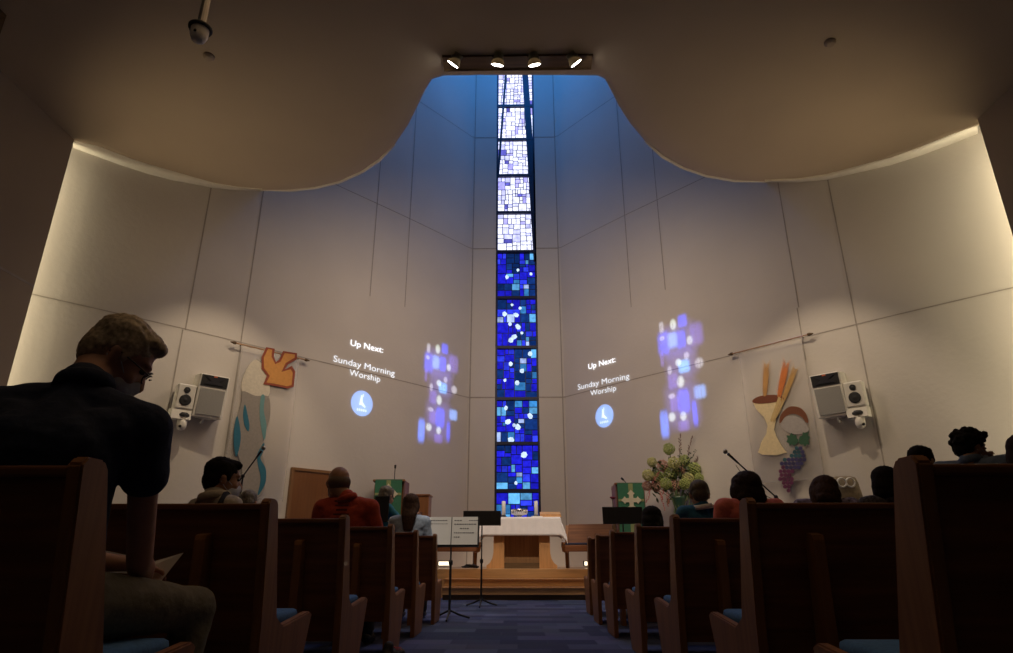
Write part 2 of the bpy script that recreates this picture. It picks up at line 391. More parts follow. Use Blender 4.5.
CZ = 6.81
edge_px = [(73, 136), (98, 146), (123, 155.5), (148, 165), (173, 173), (212, 184), (238, 188), (262, 189.8), (290, 189.5), (315, 187), (340, 181), (362, 171), (380, 158.5), (395, 144), (408, 125), (418, 105), (425, 90), (432, 79), (444, 75.5),
           (480, 75), (517, 75), (560, 75), (598, 75.5), (605, 79), (611, 90), (619, 106), (630, 123), (645, 141), (663, 156), (683, 167), (706, 175), (735, 180), (765, 181.5), (800, 180), (827, 176), (858, 167.5), (890, 158), (920, 147), (950, 135), (978, 121)]
def ceiling():
    bm = bmesh.new(); n = len(edge_px); RAD = 0.6; LIFT = 0.22
    outer = [at_z(px, py, CZ + (LIFT if 250 < px < 760 else LIFT*min(1, max(0, (px-120)/130 if px < 500 else (905-px)/145)))) for px, py in edge_px]
    outer = [Vector((max(-7.1, min(7.1, p.x)), p.y, p.z)) for p in outer]
    nor = []
    for i in range(n):
        d = outer[min(i+1, n-1)] - outer[max(i-1, 0)]; d.z = 0; d.normalize(); nor.append(Vector((-d.y, d.x, 0)) * -1)   # towards the congregation
        if nor[-1].y > 0 and abs(nor[-1].x) < 0.8: nor[-1] *= -1
    rows = []
    outer[0].x = -7.1; outer[-1].x = 7.1
    for k in range(6):
        t = k/5; rows.append([])
        for i in range(n):
            p = outer[i] + nor[i]*RAD*t; lift = outer[i].z-CZ
            rows[-1].append(bm.verts.new((max(-7.1, min(7.1, p.x)) if 0 < i < n-1 else (-7.1 if i == 0 else 7.1), p.y, CZ + lift*(1-t)**2)))
    for a, b in zip(rows, rows[1:]):
        for i in range(n-1): bm.faces.new((a[i], a[i+1], b[i+1], b[i]))
    ys = [6.0, 3.5, 0, -3, -6.2]; last = rows[-1]
    for y in ys:
        cur = [bm.verts.new((-7.1 + 14.2*i/(n-1), y, CZ)) for i, v in enumerate(rows[-1])]
        for i in range(n-1): bm.faces.new((last[i], last[i+1], cur[i+1], cur[i]))
        last = cur
    # upper side: lip and deck
    lip = [bm.verts.new((p.x, p.y, CZ+0.35)) for p in outer]
    for i in range(n-1): bm.faces.new((rows[0][i], lip[i], lip[i+1], rows[0][i+1]))
    back = [bm.verts.new((v.co.x, -6.2, CZ+0.35)) for v in last]
    for i in range(n-1): bm.faces.new((lip[i], back[i], back[i+1], lip[i+1]))
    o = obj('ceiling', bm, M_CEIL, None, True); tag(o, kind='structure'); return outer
edge3 = ceiling()
# pale cove strip between the ceiling edge and the curved walls, near each pier
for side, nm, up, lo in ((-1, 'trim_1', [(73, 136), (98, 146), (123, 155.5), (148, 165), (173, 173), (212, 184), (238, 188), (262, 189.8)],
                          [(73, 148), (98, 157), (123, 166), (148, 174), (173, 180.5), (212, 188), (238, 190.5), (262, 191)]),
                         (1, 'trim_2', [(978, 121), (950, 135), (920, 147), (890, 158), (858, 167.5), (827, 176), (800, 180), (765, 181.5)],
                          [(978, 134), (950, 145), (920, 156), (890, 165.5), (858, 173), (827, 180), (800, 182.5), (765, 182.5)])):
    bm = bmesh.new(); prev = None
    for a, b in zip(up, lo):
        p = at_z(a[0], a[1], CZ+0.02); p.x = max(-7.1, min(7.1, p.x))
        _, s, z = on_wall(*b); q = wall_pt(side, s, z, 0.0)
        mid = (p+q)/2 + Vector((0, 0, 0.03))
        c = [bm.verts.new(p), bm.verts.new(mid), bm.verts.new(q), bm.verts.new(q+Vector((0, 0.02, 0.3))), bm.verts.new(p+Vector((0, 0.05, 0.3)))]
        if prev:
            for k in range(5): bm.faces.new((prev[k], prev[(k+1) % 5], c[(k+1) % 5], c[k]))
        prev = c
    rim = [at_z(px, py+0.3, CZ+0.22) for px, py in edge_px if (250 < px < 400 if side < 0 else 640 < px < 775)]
    tube(bm, rim, [0.012] + [0.035]*(len(rim)-2) + [0.012], 8)  # cream tube added: the lit lip of the ceiling put into its colour
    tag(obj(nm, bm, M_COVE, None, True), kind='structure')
# side walls ending in piers; slot behind
for s, nm, yend in ((-1, 'wall_side_left', 8.24), (1, 'wall_side_right', 7.95)):
    bm = bmesh.new(); box(bm, (s*6.98, (yend-6.2)/2, 3.45), (0.22, yend+6.2, 6.9))
    _, _, zj = on_wall(30, 292)
    box(bm, (s*6.868, (yend-6.2)/2, zj), (0.006, yend+6.19, 0.035), mi=1)
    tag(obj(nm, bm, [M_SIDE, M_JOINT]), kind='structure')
    bm = bmesh.new(); box(bm, (s*7.9, 7.0, 7.8), (0.15, 1.5, 15.6)); box(bm, (s*7.45, 6.4, 7.8), (1.0, 0.15, 15.6)); tag(obj('wall_slot_left' if s < 0 else 'wall_slot_right', bm, M_WALL), kind='structure')
    bm = bmesh.new(); tube(bm, [(s*7.45, 7.72, 0.3), (s*7.45, 7.72, 6.7)], 0.03, 10)
    bm2 = bmesh.new(); box(bm2, (s*7.5, 7.66, 3.5), (0.09, 0.09, 6.6), rot=(0, 0, s*PI/4))
    t = obj('slot_lamp_batten', bm2, M_WHITE); bm.free()
    tag(t, 'tall white lamp batten in the slot behind the %s pier' % ('left' if s < 0 else 'right'), 'lamp', 'slot lamp battens')
bm = bmesh.new(); box(bm, (0, -6.2, 3.45), (14.2, 0.2, 6.9)); tag(obj('wall_back', bm, M_SIDE), kind='structure')
bm = bmesh.new(); prism(bm, [(-8, 6.5), (8, 6.5), (8, 8), (1.5, 15.4), (-1.5, 15.4), (-8, 8)], 15.5, 15.7, 'z'); tag(obj('ceiling_tower', bm, M_WALL), kind='structure')
bm = bmesh.new(); box(bm, (0, 6.45, 11.2), (16, 0.15, 8.6)); tag(obj('wall_tower_back', bm, M_WALL), kind='structure')
bm = bmesh.new(); p = at_z(7, 25, 6.5); box(bm, ((p.x-0.2-6.9)/2, p.y, 3.4), (6.9+p.x-0.2, 0.3, 6.8)); tag(obj('trim_3', bm, M_KICK), kind='structure')
# low wooden kerb/skirting along the curved walls is hidden behind the pews

# door in the left wall
_, s0, _z = on_wall(287, 500); _, s1, _z = on_wall(336, 500); _, _, zt = on_wall(287, 467)
dr = empty('door_1', wall_pt(-1, (s0+s1)/2, 0)); dr['kind'] = 'structure'
def wall_box(bm, side, sa, sb, za, zb, o0, o1, n=4, mi=0):
    prev = None
    for i in range(n+1):
        s = sa+(sb-sa)*i/n
        c = [bm.verts.new(wall_pt(side, s, z, o)) for o, z in ((o0, za), (o1, za), (o1, zb), (o0, zb))]
        if prev:
            for k in range(4): bm.faces.new((prev[k], prev[(k+1) % 4], c[(k+1) % 4], c[k])).material_index = mi
        else: bm.faces.new(c).material_index = mi
        prev = c
    bm.faces.new(prev[::-1]).material_index = mi
def rebase(o, par):
    o.parent = par; o.matrix_parent_inverse = par.matrix_basis.inverted(); return o
sa, sb = min(s0, s1), max(s0, s1)
bm = bmesh.new(); wall_box(bm, -1, sa+0.05, sb-0.05, 0.0, zt-0.05, 0.005, 0.05); rebase(obj('door_leaf', bm, wood('door_wood', (0.17, 0.062, 0.016), 0.45, 'z', 0.1)), dr)
bm = bmesh.new(); wall_box(bm, -1, sa, sb, zt-0.05, zt, 0.0, 0.07); wall_box(bm, -1, sa, sa+0.05, 0, zt-0.05, 0, 0.07, 1); wall_box(bm, -1, sb-0.05, sb, 0, zt-0.05, 0, 0.07, 1)
rebase(obj('door_frame', bm, wood('door_frame_wood', (0.20, 0.09, 0.03), 0.45, 'z', 0.1)), dr)
bm = bmesh.new(); a = wall_pt(-1, sa+0.12, 1.05, 0.05); b = wall_pt(-1, sa+0.12, 1.05, 0.11); c = wall_pt(-1, sa+0.25, 1.05, 0.11); tube(bm, [a, b, c], 0.011, 8); rebase(obj('door_handle', bm, M_STEEL), dr)
# ------------------------------------------------------------------ pews
def make_pew(s, L, label):
    t = empty('pew', (0, 0, 0), 0, label, 'pew', 'pews along the aisle')
    prof = [(0.09, 0), (0.56, 0), (0.76, 0.43), (0.72, 0.445), (0.34, 0.415), (0.245, 0.46), (0.105, 0.922), (0.085, 0.942), (0.015, 0.942), (-0.005, 0.922), (0.06, 0.45)]
    for xa in (0.0, L-0.04):
        bm = bmesh.new(); prism(bm, prof, s*xa, s*(xa+0.04), 'x')
        bmesh.ops.bevel(bm, geom=list(bm.edges), offset=0.006, segments=2, affect='EDGES')
        obj('end_panel', bm, M_PEWV, t)
    bm = bmesh.new(); prism(bm, [(0.125, 0.24), (0.15, 0.24), (0.05, 0.90), (0.025, 0.90)], s*0.04, s*(L-0.04), 'x'); obj('backrest', bm, M_PEW, t)
    bm = bmesh.new(); box(bm, (s*L/2, 0.035, 0.905), (L-0.08, 0.055, 0.03), bev=0.008); obj('top_rail', bm, M_PEWV if False else M_PEW, t)
    bm = bmesh.new(); box(bm, (s*L/2, 0.43, 0.385), (L-0.08, 0.54, 0.035), bev=0.006); obj('seat', bm, M_PEW, t)
    bm = bmesh.new(); box(bm, (s*L/2, 0.44, 0.432), (L-0.09, 0.48, 0.06), bev=0.02); obj('seat_cushion', bm, M_BLUE, t, True)
    x = 0.24
    while x < L-0.2:
        bm = bmesh.new(); prism(bm, [(0.0, 0.0), (0.14, 0.0), (0.045, 0.76), (0.03, 0.80), (-0.025, 0.79), (-0.03, 0.77)], s*x, s*(x+0.045), 'x')
        obj('back_support', bm, M_PEWV, t); x += 1.2
    return t
PY = [1.67, 2.89, 4.06, 5.23, 6.45, 7.62]
PXL = [107, 278, 350, 395, 419, 437.5]; PXR = [888, 737.5, 668.5, 633.7, 608.8, 594.8]
WORD = ['nearest the camera', 'second from the camera', 'third from the camera', 'fourth from the camera', 'fifth from the camera', 'sixth from the camera']
def pew_x(px, Y): return at_y(px, 500, Y).x if False else (px-517)*(0.941*Y+0.08)/636
proto = {}
for s, pxs, nm in ((-1, PXL, 'left'), (1, PXR + [587.0], 'right')):
    for i, px in enumerate(pxs):
        Y = PY[i] if i < 6 else 8.80
        lab = 'dark wooden pew on the %s of the aisle, %s' % (nm, WORD[i] if i < 6 else 'last and smallest before the chancel')
        if i == 0: t = proto[s] = make_pew(s, 4.3, lab)
        else: t = copy_tree(proto[s]); t['label'] = lab
        t.location = (pew_x(px, Y), Y-0.10, 0)

# chancel benches, turned towards the table
def bench(label, loc, rz):
    t = empty('choir_bench', loc, rz, label, 'bench', 'choir benches beside the altar'); L = 0.92
    for x in (-L/2, L/2):
        bm = bmesh.new(); prism(bm, [(-0.20, 0.0), (-0.10, 0.0), (-0.06, 0.28), (0.22, 0.30), (0.32, 0.40), (0.30, 0.47), (-0.10, 0.475), (-0.22, 0.80), (-0.28, 0.80), (-0.19, 0.40)], x-0.03, x+0.03, 'x')
        obj('end_panel', bm, M_PEWV, t)
    bm = bmesh.new(); prism(bm, [(-0.17, 0.40), (-0.14, 0.40), (-0.24, 0.82), (-0.28, 0.82)], -L/2+.03, L/2-.03, 'x'); obj('backrest', bm, M_PEW, t)
    bm = bmesh.new(); box(bm, (0, 0.04, 0.36), (L-.06, 0.44, 0.12), bev=0.01); obj('seat', bm, M_PEW, t)
    bm = bmesh.new(); box(bm, (0, 0.05, 0.44), (L-.08, 0.40, 0.04), bev=0.015); obj('seat_cushion', bm, mat('dark_cushion', (0.03, 0.035, 0.07), 0.9), t)
    return t
bench('wooden choir bench with dark cushion, right of the white-clothed table', (1.40, 13.06, 0.48), PI-0.25)
bench('wooden choir bench behind the music sheets, left of the white-clothed table', (-1.24, 13.06, 0.48), PI+0.25)
for s, nm in ((-1, 'left'), (1, 'right')):  # glowing boxes added for lit wall glimpsed under the benches, no real lamps
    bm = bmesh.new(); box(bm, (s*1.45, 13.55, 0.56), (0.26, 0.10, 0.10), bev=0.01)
    t = empty('bench_glow', (s*1.45, 13.55, 0.48), 0, 'bright patch of lit wall under the %s choir bench, added as a glowing box' % nm, 'lamp', 'glowing patches added under the benches')
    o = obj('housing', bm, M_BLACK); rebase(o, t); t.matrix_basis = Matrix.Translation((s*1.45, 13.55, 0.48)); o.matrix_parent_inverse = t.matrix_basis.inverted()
    bm = bmesh.new(); box(bm, (s*1.45, 13.495, 0.56), (0.22, 0.012, 0.07)); o = obj('lens', bm, emis('bench_glow_face', (1.0, 0.86, 0.6), 2.2)); rebase(o, t)

# ------------------------------------------------------------------ altar table and what stands on it
TX, TY, TZ = 0.09, 12.95, 0.48
t = empty('altar_table', (TX, TY, TZ), 0, 'light oak altar table with curved feet under a white cloth', 'table')
bm = bmesh.new(); box(bm, (0, 0, 0.885), (1.45, 0.68, 0.05), bev=0.008); obj('tabletop', bm, M_OAK, t)
for s in (-1, 1):
    bm = bmesh.new()
    pr = [(0.33, 0.86), (0.33, 0.0), (0.66, 0.0), (0.665, 0.05), (0.60, 0.10), (0.555, 0.18), (0.535, 0.28), (0.53, 0.86)]
    prism(bm, [(s*a, b) for a, b in pr], -0.24, 0.24, 'y'); obj('leg', bm, M_OAKV, t)
bm = bmesh.new(); box(bm, (0, 0.05, 0.47), (0.66, 0.06, 0.78)); obj('center_panel', bm, M_OAKD, t)
bm = bmesh.new(); box(bm, (0, 0.0, 0.05), (0.66, 0.30, 0.10)); obj('stretcher', bm, M_KICK, t)
def cloth():
    bm = bmesh.new(); nx, ny = 60, 36; W, D = 0.74, 0.36; g = []
    for i in range(nx+1):
        row = []
        for j in range(ny+1):
            u = (i/nx*2-1)*1.14; v = (j/ny*2-1)*0.72
            du, dv = max(0, abs(u)-W), max(0, abs(v)-D)
            x = math.copysign(min(abs(u), W) + du*0.10, u); y = math.copysign(min(abs(v), D) + dv*0.06, v)
            fold = 0.012*math.sin(u*21) * min(1, dv*5) ; foldx = 0.012*math.sin(v*19)*min(1, du*5)
            drop = max(du, dv)*0.93 + (min(du, dv)*0.33)
            if du > 0 and dv > 0: x += math.copysign(min(du, dv)*0.25, u); y += math.copysign(min(du, dv)*0.18, v)
            row.append(bm.verts.new((x+foldx, y+math.copysign(fold, 1), 0.918-drop)))
        g.append(row)
    for i in range(nx):
        for j in range(ny): bm.faces.new((g[i][j], g[i+1][j], g[i+1][j+1], g[i][j+1]))
    return bm
o = obj('altar_cloth', cloth(), M_LINEN, None, True); o.location = (TX, TY, TZ)
md = o.modifiers.new('thick', 'SOLIDIFY'); md.thickness = 0.006
tag(o, 'white cloth draped over the altar table with pointed hanging corners', 'tablecloth')
TT = TZ+0.922
def candle(x, label):
    t = empty('candle', (x, TY-0.12, TT), 0, label, 'candle', 'white altar candles')
    bm = bmesh.new(); lathe(bm, [(0.065, 0), (0.07, 0.012), (0.05, 0.022), (0.045, 0.04)], n=20); obj('candle_holder', bm, M_BLACK, t)
    bm = bmesh.new(); lathe(bm, [(0.037, 0.04), (0.037, 0.30), (0.033, 0.305), (0.02, 0.30)], n=20); obj('wax_pillar', bm, M_WAX, t, True)
    bm = bmesh.new(); tube(bm, [(0, 0, 0.30), (0.002, 0, 0.32)], 0.003, 6); obj('wick', bm, M_BLACK, t)
candle(-0.255, 'white pillar candle left of the silver bowl on the altar')
candle(0.375, 'white pillar candle right of the silver bowl on the altar')
bm = bmesh.new()
pf = [(0.07, 0), (0.075, 0.01), (0.03, 0.02), (0.06, 0.035), (0.15, 0.06), (0.155, 0.13), (0.16, 0.155), (0.15, 0.155), (0.145, 0.07), (0.03, 0.045)]
lathe(bm, pf, n=32)
for k in range(24):
    a = 2*PI*k/24; tube(bm, [(0.151*math.cos(a), 0.151*math.sin(a), 0.065), (0.157*math.cos(a), 0.157*math.sin(a), 0.14)], 0.006, 6)
o = obj('communion_bowl', bm, M_SILVER, None, True); o.location = (TX-0.04, TY-0.05, TT); tag(o, 'fluted silver bowl at the middle of the white-clothed altar', 'bowl')
t = empty('book_stand', (TX+0.56, TY-0.05, TT), 0, 'low light wood book stand at the right end of the altar', 'stand')
bm = bmesh.new(); box(bm, (0, 0, 0.012), (0.42, 0.28, 0.024), bev=0.004); obj('base', bm, M_OAK, t)
bm = bmesh.new(); box(bm, (0, 0.02, 0.065), (0.40, 0.26, 0.016), rot=(0.35, 0, 0), bev=0.003); obj('sloping_board', bm, M_OAK, t)
bm = bmesh.new(); box(bm, (0, -0.115, 0.04), (0.40, 0.02, 0.04), bev=0.003); obj('ledge', bm, M_OAKV, t)
bm = bmesh.new(); box(bm, (0, 0, 0.008), (0.20, 0.14, 0.016), rot=(0, 0, 0.2)); 
o = obj('folded_napkin', bm, M_PAPER); o.location = (TX+0.29, TY-0.23, TT); tag(o, 'small folded white napkin beside the right candle on the altar', 'napkin')
# cable heap on the platform
bm = bmesh.new(); pts = []
for k in range(90):
    a = k*0.42; rr = 0.10+0.05*math.sin(k*0.9); pts.append((rr*math.cos(a)+0.02*math.sin(k*2.1), 0.6*rr*math.sin(a), 0.012+0.0006*k+0.012*abs(math.sin(k*1.3))))
tube(bm, pts, 0.008, 6); o = obj('coiled_cable', bm, M_BPL, None, True); o.location = (-0.86, 12.55, 0.48)
tag(o, 'black cable coiled on the platform left of the altar table', 'cable')

# ------------------------------------------------------------------ pulpit and lectern
M_GREEN = mat('green_parament', (0.055, 0.22, 0.13), 0.85, 0, 0.08, 30)
M_GOLD = mat('gold_embroidery', (0.34, 0.40, 0.18), 0.6, 0, 0.1)
M_PALE = mat('pale_embroidery', (0.85, 0.80, 0.62), 0.7, 0, 0.05)
M_CHERRY = wood('cherry_wood', (0.30, 0.13, 0.055), 0.4, 'z', 0.15)
M_MAUVE = mat('mauve_panel', (0.24, 0.13, 0.14), 0.7)
def cross_pts(k):
    out = []
    for q in range(4):
        a = q*PI/2
        for x, y in ((0.030, 0.035), (0.028, 0.075), (0.055, 0.095), (0.030, 0.115), (0.0, 0.150), (-0.030, 0.115), (-0.055, 0.095), (-0.028, 0.075), (-0.030, 0.035)):
            out.append((k*(x*math.cos(a)-y*math.sin(a)), k*(x*math.sin(a)+y*math.cos(a))))
    return out
def pulpit(name, label, x, y, w_, ztop, cross_z, side_w):
    t = empty(name, (x, y, 0.48), 0, label, name)
    bm = bmesh.new(); box(bm, (0, 0.22, (ztop-0.06)/2), (w_+0.06, 0.40, ztop-0.06), bev=0.01); obj('body', bm, M_CHERRY, t)
    bm = bmesh.new(); box(bm, (0, 0.22, 0.05), (w_+0.14, 0.48, 0.10), bev=0.01); obj('plinth', bm, M_KICK, t)
    bm = bmesh.new(); box(bm, (0.0, 0.20, ztop-0.03), (w_+0.10, 0.50, 0.04), rot=(-0.12, 0, 0), bev=0.008); obj('reading_desk', bm, M_CHERRY, t)
    bm = bmesh.new(); box(bm, (0, -0.05, ztop-0.50), (w_, 0.015, 1.0)); box(bm, (0, 0.10, ztop+0.01), (w_, 0.30, 0.012)); c = obj('parament', bm, M_GREEN, t)
    bm = bmesh.new(); box(bm, (0, -0.060, ztop-0.50), (0.085, 0.006, 1.0)); box(bm, (0, -0.062, cross_z), (w_*0.98, 0.006, 0.045)); obj('gold_band', bm, M_GOLD, c)
    bm = bmesh.new(); prism(bm, [(a, b+cross_z) for a, b in cross_pts(1.3)], -0.074, -0.066, 'y'); obj('embroidered_cross', bm, M_PALE, c)
    return t
t = pulpit('pulpit', 'wooden pulpit hung with a green cloth bearing a white cross, left of the altar', -2.47, 12.6, 0.52, 1.60, 1.34, 0.5)
bm = bmesh.new(); box(bm, (0.54, 0.30, 0.66), (0.46, 0.42, 1.32), bev=0.01); box(bm, (0.54, 0.30, 1.335), (0.50, 0.46, 0.03), bev=0.005); obj('side_cabinet', bm, M_CHERRY, t)
bm = bmesh.new(); box(bm, (0.305, 0.20, 1.2), (0.03, 0.46, 0.78)); obj('side_panel', bm, M_MAUVE, t)
bm = bmesh.new(); tube(bm, [(0.05, 0.25, 1.6), (0.05, 0.24, 1.80), (0.06, 0.2, 1.87)], 0.007, 8); tube(bm, [(0.06, 0.205, 1.86), (0.065, 0.18, 1.92)], [0.018, 0.022], 10); obj('gooseneck_microphone', bm, M_BPL, t)
t = pulpit('lectern', 'wooden lectern hung with a green cloth bearing a white cross, right of the altar', 2.18, 12.6, 0.50, 1.53, 1.22, 0.5)
bm = bmesh.new(); box(bm, (-0.28, 0.20, 1.1), (0.03, 0.46, 0.84)); obj('side_panel', bm, M_MAUVE, t)
bm = bmesh.new(); tube(bm, [(-0.02, 0.25, 1.53), (-0.03, 0.24, 1.58), (-0.10, 0.16, 1.63)], 0.007, 8); tube(bm, [(-0.09, 0.17, 1.625), (-0.13, 0.13, 1.65)], [0.018, 0.022], 10); obj('gooseneck_microphone', bm, M_BPL, t)
# small dark red flower beside the lectern
t = empty('single_flower', (1.80, 12.35, 0.48), 0, 'single dark red blossom on a stem left of the green lectern cloth', 'flower')
bm = bmesh.new(); lathe(bm, [(0.05, 0), (0.055, 0.01), (0.04, 0.5), (0.045, 0.75), (0.035, 0.8)], n=16); obj('tall_vase', bm, M_KICK, t)
bm = bmesh.new(); tube(bm, [(0, 0, 0.7), (0.01, 0, 1.0), (-0.01, 0, 1.22)], 0.006, 6); obj('stem', bm, mat('stem_green', (0.05, 0.10, 0.03), 0.7), t)
bm = bmesh.new()
for k in range(14):
    a = 2.4*k; ball(bm, (0.035*math.cos(a)*math.sqrt(k/14), 0.035*math.sin(a)*math.sqrt(k/14), 1.24+0.02*R.random()), (0.03, 0.03, 0.018), (R.uniform(-.8, .8), R.uniform(-.8, .8), a), 1)
obj('petals', bm, mat('dark_red_petal', (0.16, 0.015, 0.035), 0.7), t, True)

# ------------------------------------------------------------------ music stands and microphones
def music_stand(label, x, y, zc, rz=0, w_=0.56, h_=0.30, tilt=0.18, base_r=0.26):
    t = empty('music_stand', (x, y, 0), rz, label, 'music stand', 'black music stands')
    bm = bmesh.new(); box(bm, (0, 0.0, zc), (w_, 0.012, h_), rot=(-tilt, 0, 0), bev=0.003); obj('desk', bm, M_BLACK, t)
    bm = bmesh.new(); box(bm, (0, -0.045, zc-h_/2+0.012), (w_, 0.055, 0.01), bev=0.002); obj('ledge', bm, M_BLACK, t)
    bm = bmesh.new(); tube(bm, [(0, 0.02, 0.06), (0, 0.02, 0.62)], 0.015, 12); obj('pole', bm, M_BLACK, t)
    bm = bmesh.new(); tube(bm, [(0, 0.02, 0.60), (0, 0.02, zc)], 0.010, 12); obj('upper_pole', bm, M_BLACK, t)
    bm = bmesh.new(); lathe(bm, [(0.018, 0.60), (0.026, 0.61), (0.026, 0.65), (0.018, 0.66)], (0, 0.02, 0), 14); obj('clamp', bm, M_BLACK, t)
    for k in range(3):
        a = k*2*PI/3+0.5; bm = bmesh.new()
        tube(bm, [(0.01*math.cos(a), 0.02+0.01*math.sin(a), 0.10), (0.5*base_r*math.cos(a), 0.02+0.5*base_r*math.sin(a), 0.05), (base_r*math.cos(a), 0.02+base_r*math.sin(a), 0.012)], [0.012, 0.012, 0.011], 8)
        obj('foot', bm, M_BLACK, t)
    return t
ms = music_stand('black music stand holding printed white sheets at the aisle front', -0.80, 8.15, 0.98, 0.0, 0.68, 0.36)
music_stand('empty black music stand in the aisle before the altar steps', -0.535, 10.2, 1.25, 0.0, 0.58, 0.22, 0.1)
music_stand('black music stand before the green lectern on the right', 1.53, 9.6, 1.255, 0.0, 0.58, 0.24, 0.1)
music_stand('narrow black music stand in front of the teal-clad musician', -1.83, 8.9, 1.30, 0.0, 0.20, 0.34, 0.1)
def sheet(label, cx, w_, lines):
    t = empty('sheet_music', (-0.80+cx, 8.125, 0.985), 0, label, 'paper', 'printed sheets on the music stand')
    bm = bmesh.new(); box(bm, (0, 0, 0.01), (w_, 0.002, 0.33), rot=(-0.18, 0, 0)); obj('page', bm, M_PAPER, t)
    bm = bmesh.new()
    for (x0, x1, z, h) in lines:
        x = x0
        while x < x1:
            l = R.uniform(0.012, 0.03); box(bm, (x+l/2, -0.004+0.18*z, z+0.01), (l, 0.002, h), rot=(-0.18, 0, 0)); x += l+0.007
    obj('printed_lines', bm, mat('print_ink', (0.12, 0.12, 0.13), 0.8), t)
sheet('left printed white page on the aisle-front music stand', -0.16, 0.315, [(-0.10, 0.10, 0.12, 0.008), (-0.12, 0.1, 0.08, 0.005)])
sheet('right printed white page with bold lines on the aisle-front music stand', 0.165, 0.315,
      [(-0.13, -0.06, 0.12, 0.009), (0.05, 0.14, 0.12, 0.008), (-0.13, 0.14, 0.075, 0.011), (-0.06, 0.04, 0.025, 0.011), (-0.13, 0.09, -0.025, 0.011), (-0.13, -0.08, -0.075, 0.011)])
def boom_stand(label, base, top, tip, mic_l=0.17):
    t = empty('microphone_stand', base, 0, label, 'microphone stand', 'boom microphone stands'); B = Vector(base); top = Vector(top)-B; tip = Vector(tip)-B
    bm = bmesh.new(); tube(bm, [(0, 0, 0.05), (top.x, top.y, top.z)], 0.011, 10); obj('pole', bm, M_BLACK, t)
    d = (tip-top).normalized(); bm = bmesh.new(); tube(bm, [top-d*0.22, tip], 0.009, 10); obj('boom', bm, M_BLACK, t)
    bm = bmesh.new(); tube(bm, [top-d*0.36, top-d*0.20], 0.024, 12); obj('counterweight', bm, M_BLACK, t)
    bm = bmesh.new(); ball(bm, top, 0.026); obj('boom_clamp', bm, M_BLACK, t)
    off = Vector((-0.02, 0, -0.035)); n = 14; bm = bmesh.new()
    tube(bm, [top.lerp(tip, k/n) + off*(1 + 1.6*math.sin(PI*k/n)) for k in range(n+1)], 0.004, 6); obj('microphone_cable', bm, M_BPL, t)
    m = tip + d*mic_l; bm = bmesh.new(); tube(bm, [tip-d*0.02, tip+d*mic_l*0.6, m-d*0.045], [0.012, 0.017, 0.020], 12); mic = obj('microphone', bm, M_BPL, t)
    bm = bmesh.new(); ball(bm, m, 0.029, sub=3); obj('mesh_head', bm, M_STEEL, mic)
    for k in range(3):
        a = k*2*PI/3+0.3; bm = bmesh.new(); tube(bm, [(0, 0, 0.22), (0.28*math.cos(a), 0.28*math.sin(a), 0.012)], 0.010, 8); obj('leg', bm, M_BLACK, t)
a = at_y(776, 497, 8.30); b = at_y(737, 462, 8.1)
boom_stand('black boom microphone stand slanting up behind the coral jacket', (a.x, 8.30, 0), (a.x, 8.30, a.z), b, 0.20)
a = at_y(243, 476, 8.4); b = at_y(257, 457, 8.35)
boom_stand('black boom microphone stand before the wave banner on the left', (a.x, 8.4, 0), (a.x, 8.4, a.z), b, 0.14)
# microphone clamp hanging by the wave banner is part of the boom stand above

# ------------------------------------------------------------------ flowers
t = empty('flower_arrangement', (3.02, 12.3, 0.48), 0, 'large arrangement of pale green and pink hydrangeas right of the lectern', 'flowers')
bm = bmesh.new(); lathe(bm, [(0.10, 0.862), (0.11, 0.88), (0.085, 0.95), (0.10, 1.10), (0.13, 1.22), (0.14, 1.26), (0.125, 1.26)], n=24); obj('vase', bm, mat('dark_green_glass', (0.03, 0.07, 0.045), 0.15, 0, 0.1, 5, 0, (1, 1, 1), 0.6), t, True)
p = empty('plant_pedestal', (3.02, 12.3, 0.48), 0, 'dark wooden pedestal carrying the large flower arrangement', 'pedestal')
bm = bmesh.new(); box(bm, (0, 0, 0.03), (0.36, 0.36, 0.06), bev=0.01); obj('base', bm, M_OAKD, p)
bm = bmesh.new(); box(bm, (0, 0, 0.44), (0.24, 0.24, 0.77), bev=0.01); obj('column', bm, M_OAKD, p)
bm = bmesh.new(); box(bm, (0, 0, 0.84), (0.34, 0.34, 0.035), bev=0.008); obj('top', bm, M_OAKD, p)
FM = [mat('petal_green', (0.34, 0.40, 0.12), 0.8, 0, 0.3, 30), mat('petal_yellowgreen', (0.46, 0.45, 0.18), 0.8, 0, 0.3, 30), mat('petal_pink', (0.48, 0.27, 0.20), 0.8, 0, 0.3, 30)]
blooms = [((669, 449), 0.115, 0), ((652, 462), 0.095, 1), ((663, 466), 0.12, 2), ((674, 463), 0.12, 1), ((684, 461), 0.12, 0), ((694, 469), 0.13, 0), ((648, 475), 0.11, 1), ((658, 477), 0.12, 0),
          ((671, 473), 0.14, 0), ((688, 479), 0.12, 1), ((647, 486), 0.095, 2), ((656, 486), 0.11, 2), ((666, 484), 0.11, 0), ((675, 486), 0.12, 2), ((685, 484), 0.11, 0), ((699, 478), 0.09, 0), ((679, 469), 0.12, 2)]
S = bmesh.new(); V0 = Vector((3.02, 12.3, 0.48))
